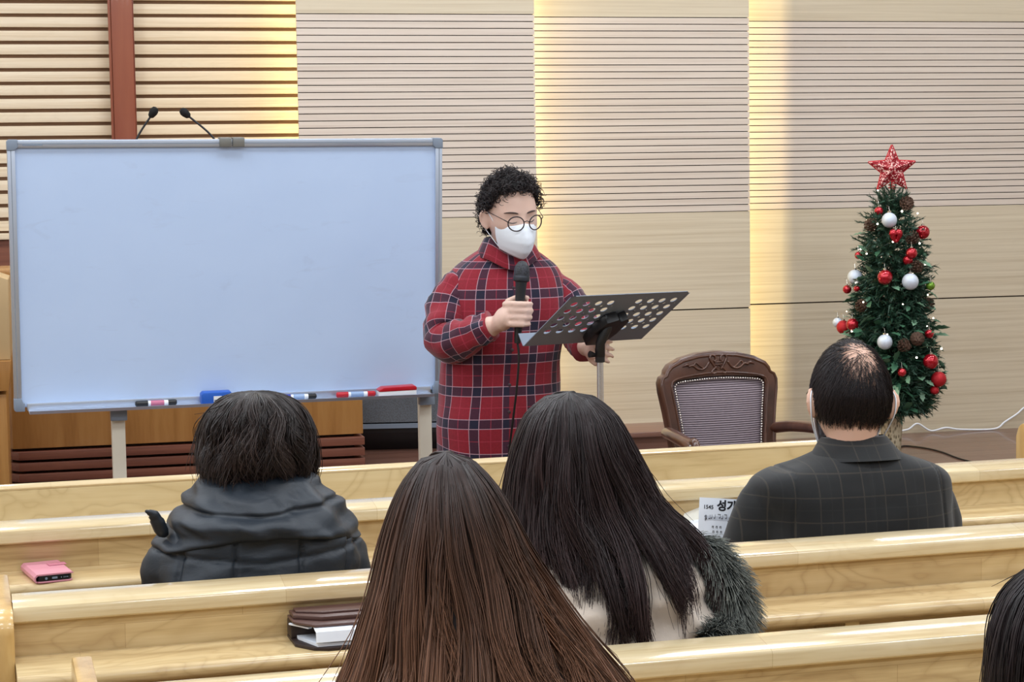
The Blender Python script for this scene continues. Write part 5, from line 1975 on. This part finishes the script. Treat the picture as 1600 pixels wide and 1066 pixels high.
scalp_cap('hair_base', HM, 1.13, lambda d: min(min(man_hair(d) * 5, 1.0), (thin(d) - .72) * 4), M['hair_base_black'], man, 0.004)
rg_ = np.random.default_rng(4)
P_, R_ = [], []
while len(P_) < 10500:
    d = rg_.normal(size=3)
    d /= np.linalg.norm(d)
    mh = man_hair(d)
    if mh < -.02 or rg_.random() > .07 + .93 * thin(d) ** 1.6:
        continue
    path = []
    q = d.copy()
    L = rg_.uniform(.028, .050) if thin(d) > .5 else rg_.uniform(.035, .06)
    nrm_l = rg_.uniform(.002, .010)
    away = q - BALD * np.dot(q, BALD) * 1.0
    sw = rg_.normal(0, .25)
    for j in range(6):
        p = head_surface(q[None])[0] * 1.13
        path.append(tuple(HM @ Vector(p + q * (.002 + nrm_l * (j / 5) ** .7 * (1 if mh > .12 else .4)))))
        tv = (q - BALD) + np.array([sw, 0, -.15])
        tv = tv - q * np.dot(tv, q)
        tv /= np.linalg.norm(tv) + 1e-6
        q = q + tv * (L / 5 / .105)
        q /= np.linalg.norm(q)
    P_.append(path)
    R_.append(np.linspace(.0008, .0003, 6) * (1.15 if thin(d) > .7 else .8))
tag(strands('thinning_hair', P_, np.array(R_), M['hair_black'], man), 'short black hair, thin at the crown', kind='stuff')
mb = MB()
nu, nv = 20, 12
vl = []
for j in range(nv + 1):
    v = j / nv
    yc = interp([0, .3, .55, 1], [.120, .141, .142, .104], v)
    for i in range(nu + 1):
        u = -1 + 2 * i / nu
        au = abs(u)
        zc, zs_ = .002 - .122 * v, -.030 - .075 * v
        vl.append(HM @ (Vector((u * (.072 - .016 * v * v), yc - (yc - .034) * au ** 1.75, zc + (zs_ - zc) * au ** 1.4)) * 1.13))
mb.add(vl, [(j * (nu + 1) + i, j * (nu + 1) + i + 1, (j + 1) * (nu + 1) + i + 1, (j + 1) * (nu + 1) + i) for j in range(nv) for i in range(nu)])
fm = mb.build('face_mask', M['mask'], man, smooth=180)
so = fm.modifiers.new('thick', 'SOLIDIFY')
so.thickness = 0.0018
for s in (-1, 1):
    MB().tube([HM @ (Vector(p) * 1.13) for p in catmull([(s * .070, .036, -.032), (s * .080, .016, -.010), (s * .083, -.010, .016), (s * .0885, -.026, .0), (s * .087, -.024, -.030), (s * .080, -.004, -.056), (s * .066, .020, -.088), (s * .056, .036, -.104)], 5)], 0.0016, 6).build('ear_loop', M['mask'], fm, smooth=180)
mb = MB()
for s in (-1, 1):
    mb.tube([HM @ (Vector((s * .035 + .025 * math.cos(a), .122, .004 + .018 * math.sin(a))) * 1.13) for a in np.linspace(0, 2 * PI, 25)], 0.0015, 6)
    mb.tube([HM @ (Vector(p) * 1.13) for p in ((s * .060, .122, .010), (s * .074, .10, .012), (s * .084, .02, .016), (s * .088, -.015, .016))], 0.0014, 6)
mb.tube([HM @ (Vector(p) * 1.13) for p in ((-.010, .122, .008), (.010, .122, .008))], 0.0014, 6)
mb.build('glasses_frame', M['lens_frame'], man, smooth=180)

# ---------------------------------------------------------------- woman in the padded coat


def coat_material():
    t = NT('padded_coat')
    co = t.obj_coord()
    n1 = t.noise(t.mapping(co, (18, 18, 30)), 1.0, 4, .6, .5)
    n2 = t.noise(co, 7.0, 3, .5)
    t.link(t.ramp(n2, [(0.3, rgb(24, 31, 40)), (0.7, rgb(34, 43, 53))]), t.b.inputs['Base Color'])
    t.val(t.b, Roughness=0.5)
    t.bump(n1, 0.35, 0.006)
    return t.m


M['coat'] = coat_material()
CX_, CY_ = .405, 4.205
HC = look_matrix((.408, 4.235, 1.000), math.radians(-4), math.radians(-12))
mb = seated_body(CX_, CY_, .885, .165, HC, 1.0, [((CX_ - .15, CY_, .86), (CX_ - .18, CY_ + .04, .66), (CX_ - .10, 4.42, .60), (0, 0, -1)), ((CX_ + .15, CY_, .86), (CX_ + .18, CY_ + .04, .66), (CX_ + .10, 4.42, .60), (0, 0, -1))], .05)
cw = make_person('person with a dark wavy bob in a charcoal padded coat seated in the second pew', mb, 0.008, M['skin'])
cp_ = [(.45, CX_, CY_, .205, .165), (.60, CX_, CY_, .212, .165), (.72, CX_, CY_ - .004, .214, .164), (.81, CX_, CY_ - .008, .210, .158), (.865, CX_, CY_ - .010, .190, .146), (.905, CX_ + .002, CY_ - .008, .155, .122), (.94, CX_ + .004, CY_, .11, .10), (.965, CX_ + .005, CY_, .085, .085)]
sets = [[ring((r[1], r[2], r[0]), r[3], r[4], 80, 2.5) for r in smooth_list(cp_, 6)]]
for s in (-1, 1):
    sets.append(sleeve_rings([(CX_ + s * .125, CY_, .860), (CX_ + s * .165, CY_, .820), (CX_ + s * .182, CY_ + .01, .745), (CX_ + s * .188, CY_ + .05, .655), (CX_ + s * .12, CY_ + .20, .610)], [.05, .064, .066, .064, .050], 30, 6))


def coat_disp(p, n):
    dx = p[0] - CX_
    d = .012 * nz(p, 7, 7, 13, 1) + .006 * nz(p, 18, 18, 30, 3)
    if p[1] < CY_ + .02:
        for xs, w in ((-.062, .0045), (.075, .0045), (-.172, .005), (.176, .005)):
            q = dx - xs - .06 * (p[2] - .8)
            d -= .012 * math.exp(-(q / w) ** 2)
            d += .004 * math.exp(-(abs(q) / .03) ** 2)
        zs_ = .742 + .02 * math.cos(dx * 9)
        d -= .009 * math.exp(-((p[2] - zs_) / .005) ** 2)
        d -= .006 * math.exp(-((p[2] - .815 - .10 * abs(dx)) / .005) ** 2)
    return d


coat = garment('padded_coat', sets, .006, M['coat'], cw, coat_disp, 6)
# hood lying folded over the shoulders
hp = [(.985, .075, .066, .018), (.990, .100, .088, .012), (.978, .125, .108, .004), (.955, .158, .132, -.004), (.932, .184, .150, -.010), (.910, .204, .164, -.015), (.890, .216, .172, -.018), (.874, .219, .172, -.018), (.866, .206, .160, -.012), (.872, .180, .135, -.006)]
rr = []
for r in smooth_list(hp, 7):
    o2 = []
    for p in ring((CX_ + .004, CY_ + r[3], r[0]), r[1], r[2], 110, 2.2):
        dd = Vector((p.x - CX_, p.y - CY_, 0)).normalized()
        side_ = (p.x - CX_) / .2
        p = p + Vector((0, 0, -.030 * side_ ** 2 * (1 if r[0] < .97 else .4) + .006 * side_))
        w = noise.noise(Vector((p.x * 5 + 4, p.y * 5, p.z * 34))) * .018 + noise.noise(Vector((p.x * 11, p.y * 11, p.z * 30 + p.x * 26))) * .015
        # two long folds running across the back of the hood
        f1 = .938 + .10 * (p.x - CX_) * (1 if p.x > CX_ else -.45) - .025
        w -= .012 * math.exp(-((p.z - f1) / .006) ** 2)
        w -= .008 * math.exp(-((p.x - CX_ - .072) / .004) ** 2)
        o2.append(p + dd * w)
    rr.append(o2)
mb = MB()
mb.rings(rr, False)
hd = mb.build('folded_hood', M['coat'], cw, smooth=180)
MB().tube(catmull([(CX_ - .205, CY_ - .05, .878), (CX_ - .214, CY_ - .06, .902), (CX_ - .222, CY_ - .064, .916), (CX_ - .233, CY_ - .064, .922)], 4), [.018] * 5 + [.015] * 4 + [.012, .010, .009, .006], 10, round_ends=True, flat=.6).build('toggle', M['coat'], hd, smooth=180)
seated_trousers(CX_, CY_, M['trousers'], cw)
bp = [(1.160, .412, 4.215, .004, .004), (1.154, .411, 4.214, .045, .045), (1.140, .410, 4.212, .076, .076), (1.112, .409, 4.21, .100, .102), (1.070, .409, 4.208, .116, .115), (1.030, .409, 4.206, .121, .118), (.995, .410, 4.208, .119, .112), (.965, .412, 4.215, .110, .100), (.93, .415, 4.22, .10, .09)]
M['hair_dark'] = hair_material('dark_brown_hair', rgb(24, 18, 18), rgb(54, 43, 40), 0.40)


def bob_end(p, g):
    return (.962 if abs(p) < .9 else .978 if abs(p) > 2.2 else .985) + g.uniform(-.008, .014)


hair_core(bp, .99, .93, M['hair_base_black'], cw)
P_, R_, rn = full_hair(bp, 5200, 16, 5, bob_end, 58, .80, .026, (.88, 1.07), 1.5, .0012, .006, .9)
tag(strands('bob_hair', P_, R_, M['hair_dark'], cw, rnd=rn), 'wavy dark bob', kind='stuff')

# ---------------------------------------------------------------- dark long-haired girl with the fur hood
M['cream_coat'] = pbr('cream_coat', rgb(206, 192, 178), 0.85, sheen=0.3, bump=(24, 0.5, 0.006))
GX, GY = .925, 3.405
HG = look_matrix((.897, 3.415, 1.083), math.radians(-6), math.radians(-8))
mb = seated_body(GX, GY, .935, .165, HG, 0.98, [((GX - .165, GY, .91), (GX - .21, GY + .06, .70), (GX - .10, GY + .24, .62), (0, 0, -1)), ((GX + .165, GY, .91), (GX + .21, GY + .06, .70), (GX + .10, GY + .24, .62), (0, 0, -1))], .046)
gd = make_person('person with long straight near-black hair and fur-trimmed hood seated in the third pew', mb, 0.008, M['skin'])
gp = [(.45, GX, GY, .215, .165), (.60, GX, GY - .01, .222, .170), (.74, GX, GY - .02, .226, .170), (.83, GX, GY - .022, .222, .162), (.890, GX, GY - .018, .202, .145), (.930, GX - .004, GY - .010, .165, .120), (.962, GX - .012, GY, .115, .095), (.99, GX - .02, GY, .075, .070)]
sets = [[ring((r[1], r[2], r[0]), r[3], r[4], 70, 2.5) for r in smooth_list(gp, 6)]]
for s in (-1, 1):
    sets.append(sleeve_rings([(GX + s * .120, GY - .01, .905), (GX + s * .180, GY, .868), (GX + s * .212, GY + .02, .79), (GX + s * .220, GY + .07, .70), (GX + s * .13, GY + .20, .64)], [.045, .064, .068, .064, .05], 26, 6))
gc = garment('cream_coat', sets, .007, M['cream_coat'], gd, lambda p, n: .024 * nz(p, 9, 9, 15, 4) + .014 * nz(p, 20, 20, 30, 8), 4)
seated_trousers(GX, GY, M['trousers'], gd)
gh = [(1.226, .896, 3.402, .004, .004), (1.220, .896, 3.402, .034, .036), (1.208, .896, 3.402, .052, .056), (1.180, .898, 3.402, .080, .086), (1.127, .901, 3.402, .103, .106), (1.072, .909, 3.400, .122, .116), (1.016, .920, 3.395, .140, .124), (.960, .945, 3.388, .172, .142), (.915, .962, 3.384, .182, .158), (.870, .972, 3.380, .188, .172), (.80, .978, 3.380, .190, .180), (.74, .978, 3.380, .190, .180)]
M['hair_girl'] = hair_material('near_black_hair', rgb(24, 18, 19), rgb(54, 39, 39), 0.42)


def girl_end(p, g):
    if p > -.75:
        return g.uniform(.79, .86)
    if p > -1.25:
        return g.choice([.81, .86, .92, .93])
    if p > -2.1:
        return g.choice([.79, .80, .83, .87, .91])
    return g.uniform(.85, .92)


hair_core(gh, .975, .90, M['hair_base_black'], gd)
P_, R_, rn = full_hair(gh, 7600, 18, 8, girl_end, 48, .80, .018, (.88, 1.045), 1.25, .00100, .007)
tag(strands('long_hair', P_, R_, M['hair_girl'], gd, rnd=rn), 'long straight near-black hair', kind='stuff')
# fur trim of the hood lying over the right shoulder
M['fur'] = hair_material('grey_fur', rgb(20, 26, 26), rgb(150, 154, 146), 0.6, 1.9)
M['fur_base'] = pbr('fur_base', rgb(36, 44, 44), 0.9)
fp = [(1.100, 3.37, .945), (1.138, 3.34, .922), (1.163, 3.32, .882), (1.176, 3.315, .838), (1.170, 3.30, .800), (1.135, 3.27, .788), (1.095, 3.245, .790)]
fpc = catmull(fp, 8)
FR_ = 0.026
mb = MB()
mb.tube(fpc, [FR_ * min(1.0, .35 + .12 * k, .3 + .12 * (len(fpc) - 1 - k)) for k in range(len(fpc))], 14, round_ends=True)
fu = mb.build('fur_trim', M['fur_base'], gd, smooth=180)
rg_ = np.random.default_rng(14)
N = 5200
ii = rg_.integers(0, len(fpc) - 1, N)
fr = rg_.random(N)
PC = np.array([tuple(p) for p in fpc])
base = PC[ii] * (1 - fr[:, None]) + PC[ii + 1] * fr[:, None]
tan = PC[ii + 1] - PC[ii]
tan /= np.linalg.norm(tan, axis=1, keepdims=True)
ang = rg_.uniform(0, 2 * PI, N)
s1 = np.cross(tan, [0, 1, 0.2])
s1 /= np.linalg.norm(s1, axis=1, keepdims=True)
s2 = np.cross(tan, s1)
out = s1 * np.cos(ang)[:, None] + s2 * np.sin(ang)[:, None]
root = base + out * (FR_ * .9 * np.minimum(1.0, np.minimum(.35 + .12 * ii, .3 + .12 * (len(fpc) - 1 - ii))))[:, None]
L = rg_.uniform(.020, .042, N)
tuft = rg_.normal(0, 1, (60, 3))[rg_.integers(0, 60, N)] * .25
dir_ = out * 1.0 + tan * .45 + tuft + np.array([0.1, -.1, -.25])
dir_ /= np.linalg.norm(dir_, axis=1, keepdims=True)
tt = np.linspace(0, 1, 6)
P_ = root[:, None, :] + dir_[:, None, :] * (L[:, None] * tt[None])[:, :, None] + np.array([0, 0, -.012])[None, None] * (tt ** 2)[None, :, None]
tag(strands('fur_hairs', P_, (np.linspace(.0009, .0003, 6))[None, :].repeat(N, 0), M['fur'], fu), kind='stuff')

# ---------------------------------------------------------------- brown long-haired girl in front
BX, BY = .545, 2.625
HB = look_matrix((.520, 2.640, 1.100), 0.0, math.radians(-8))
mb = seated_body(BX, BY, .935, .160, HB, 0.95, [((BX - .16, BY, .91), (BX - .20, BY + .06, .70), (BX - .10, BY + .24, .62), (0, 0, -1)), ((BX + .16, BY, .91), (BX + .20, BY + .06, .70), (BX + .10, BY + .24, .62), (0, 0, -1))], .045)
bg = make_person('person with long brown hair nearest in view, seen from behind', mb, 0.008, M['skin'])
M['knit'] = pbr('beige_knit', rgb(196, 172, 142), 0.9, sheen=0.3, bump=(60, 0.4, 0.004))
bpf = [(.45, BX, BY, .20, .15), (.62, BX, BY - .005, .205, .150), (.78, BX, BY - .01, .205, .145), (.86, BX, BY - .01, .195, .135), (.905, BX, BY - .008, .165, .115), (.94, BX, BY, .12, .09), (.97, BX, BY, .075, .068)]
sets = [[ring((r[1], r[2], r[0]), r[3], r[4], 70, 2.5) for r in smooth_list(bpf, 6)]]
for s in (-1, 1):
    sets.append(sleeve_rings([(BX + s * .115, BY - .008, .885), (BX + s * .170, BY, .850), (BX + s * .204, BY + .02, .78), (BX + s * .212, BY + .07, .69), (BX + s * .12, BY + .20, .64)], [.042, .058, .062, .058, .045], 26, 6))
kn = garment('knit_top', sets, .008, M['knit'], bg, lambda p, n: .008 * nz(p, 8, 8, 14, 6), 5)
seated_trousers(BX, BY, M['trousers'], bg)
bh = [(1.240, .515, 2.625, .004, .004), (1.234, .515, 2.625, .026, .030), (1.220, .515, 2.625, .042, .048), (1.190, .517, 2.625, .064, .074), (1.148, .520, 2.625, .083, .094), (1.100, .525, 2.625, .100, .106), (1.055, .533, 2.622, .118, .114), (1.005, .540, 2.618, .140, .124), (.955, .549, 2.615, .166, .138), (.915, .556, 2.613, .190, .150), (.880, .560, 2.612, .208, .160), (.80, .562, 2.61, .218, .170), (.68, .562, 2.61, .215, .170)]
M['hair_brown'] = hair_material('brown_hair', rgb(38, 27, 26), rgb(138, 98, 74), 0.42, 1.25)
M['hair_base_brown'] = pbr('brown_hair_base', rgb(36, 26, 25), 0.6)
hair_core(bh, .93, .92, M['hair_base_brown'], bg)
P_, R_, rn = full_hair(bh, 9000, 20, 12, lambda p, g: g.uniform(.70, .88), 46, .80, .022, (.88, 1.045), 1.2, .00095, .007)
tag(strands('long_hair', P_, R_, M['hair_brown'], bg, rnd=rn), 'long brown hair, lighter towards the tips', kind='stuff')

# ---------------------------------------------------------------- child cut by the right edge
EX, EY = 1.466, 2.62
HE = look_matrix((EX, EY + .01, .900), 0.0, math.radians(-6))
mb = seated_body(EX, EY, .745, .135, HE, 0.92, [((EX - .135, EY, .72), (EX - .18, EY + .05, .58), (EX - .09, EY + .20, .60), (0, 0, -1)), ((EX + .135, EY, .72), (EX + .18, EY + .05, .58), (EX + .09, EY + .20, .60), (0, 0, -1))], .042)
ed = make_person('person with black hair cut off by the lower right edge', mb, 0.009, M['skin'])
M['navy'] = pbr('navy_jacket', rgb(24, 26, 36), 0.7)
sets = [[ring((r[1], r[2], r[0]), r[3], r[4], 60, 2.5) for r in smooth_list([(.45, EX, EY, .17, .14), (.58, EX, EY, .175, .138), (.67, EX, EY, .168, .128), (.72, EX, EY, .14, .108), (.76, EX, EY, .09, .08), (.785, EX, EY, .062, .06)], 6)]]
for s in (-1, 1):
    sets.append(sleeve_rings([(EX + s * .105, EY, .715), (EX + s * .155, EY, .685), (EX + s * .185, EY + .03, .62), (EX + s * .18, EY + .06, .58), (EX + s * .10, EY + .18, .60)], [.038, .05, .05, .046, .038], 22, 6))
nj = garment('jacket', sets, .008, M['navy'], ed, lambda p, n: .006 * nz(p, 8, 8, 14, 6), 5)
seated_trousers(EX, EY, M['trousers'], ed)
eh = [(1.034, EX, EY, .004, .004), (1.028, EX, EY, .040, .042), (1.010, EX, EY, .068, .072), (.975, EX, EY, .096, .100), (.93, EX, EY, .112, .112), (.88, EX, EY, .118, .116), (.83, EX, EY, .118, .112), (.78, EX, EY, .112, .105), (.74, EX, EY, .11, .10)]
hair_core(eh, .80, .93, M['hair_base_black'], ed)
P_, R_, rn = full_hair(eh, 4200, 14, 31, lambda p, g: g.uniform(.765, .80), 44, .6, .014, (.90, 1.07), 1.35, .0011, .008, .9)
tag(strands('black_hair', P_, R_, M['hair_black'], ed, rnd=rn), 'loose black hair', kind='stuff')
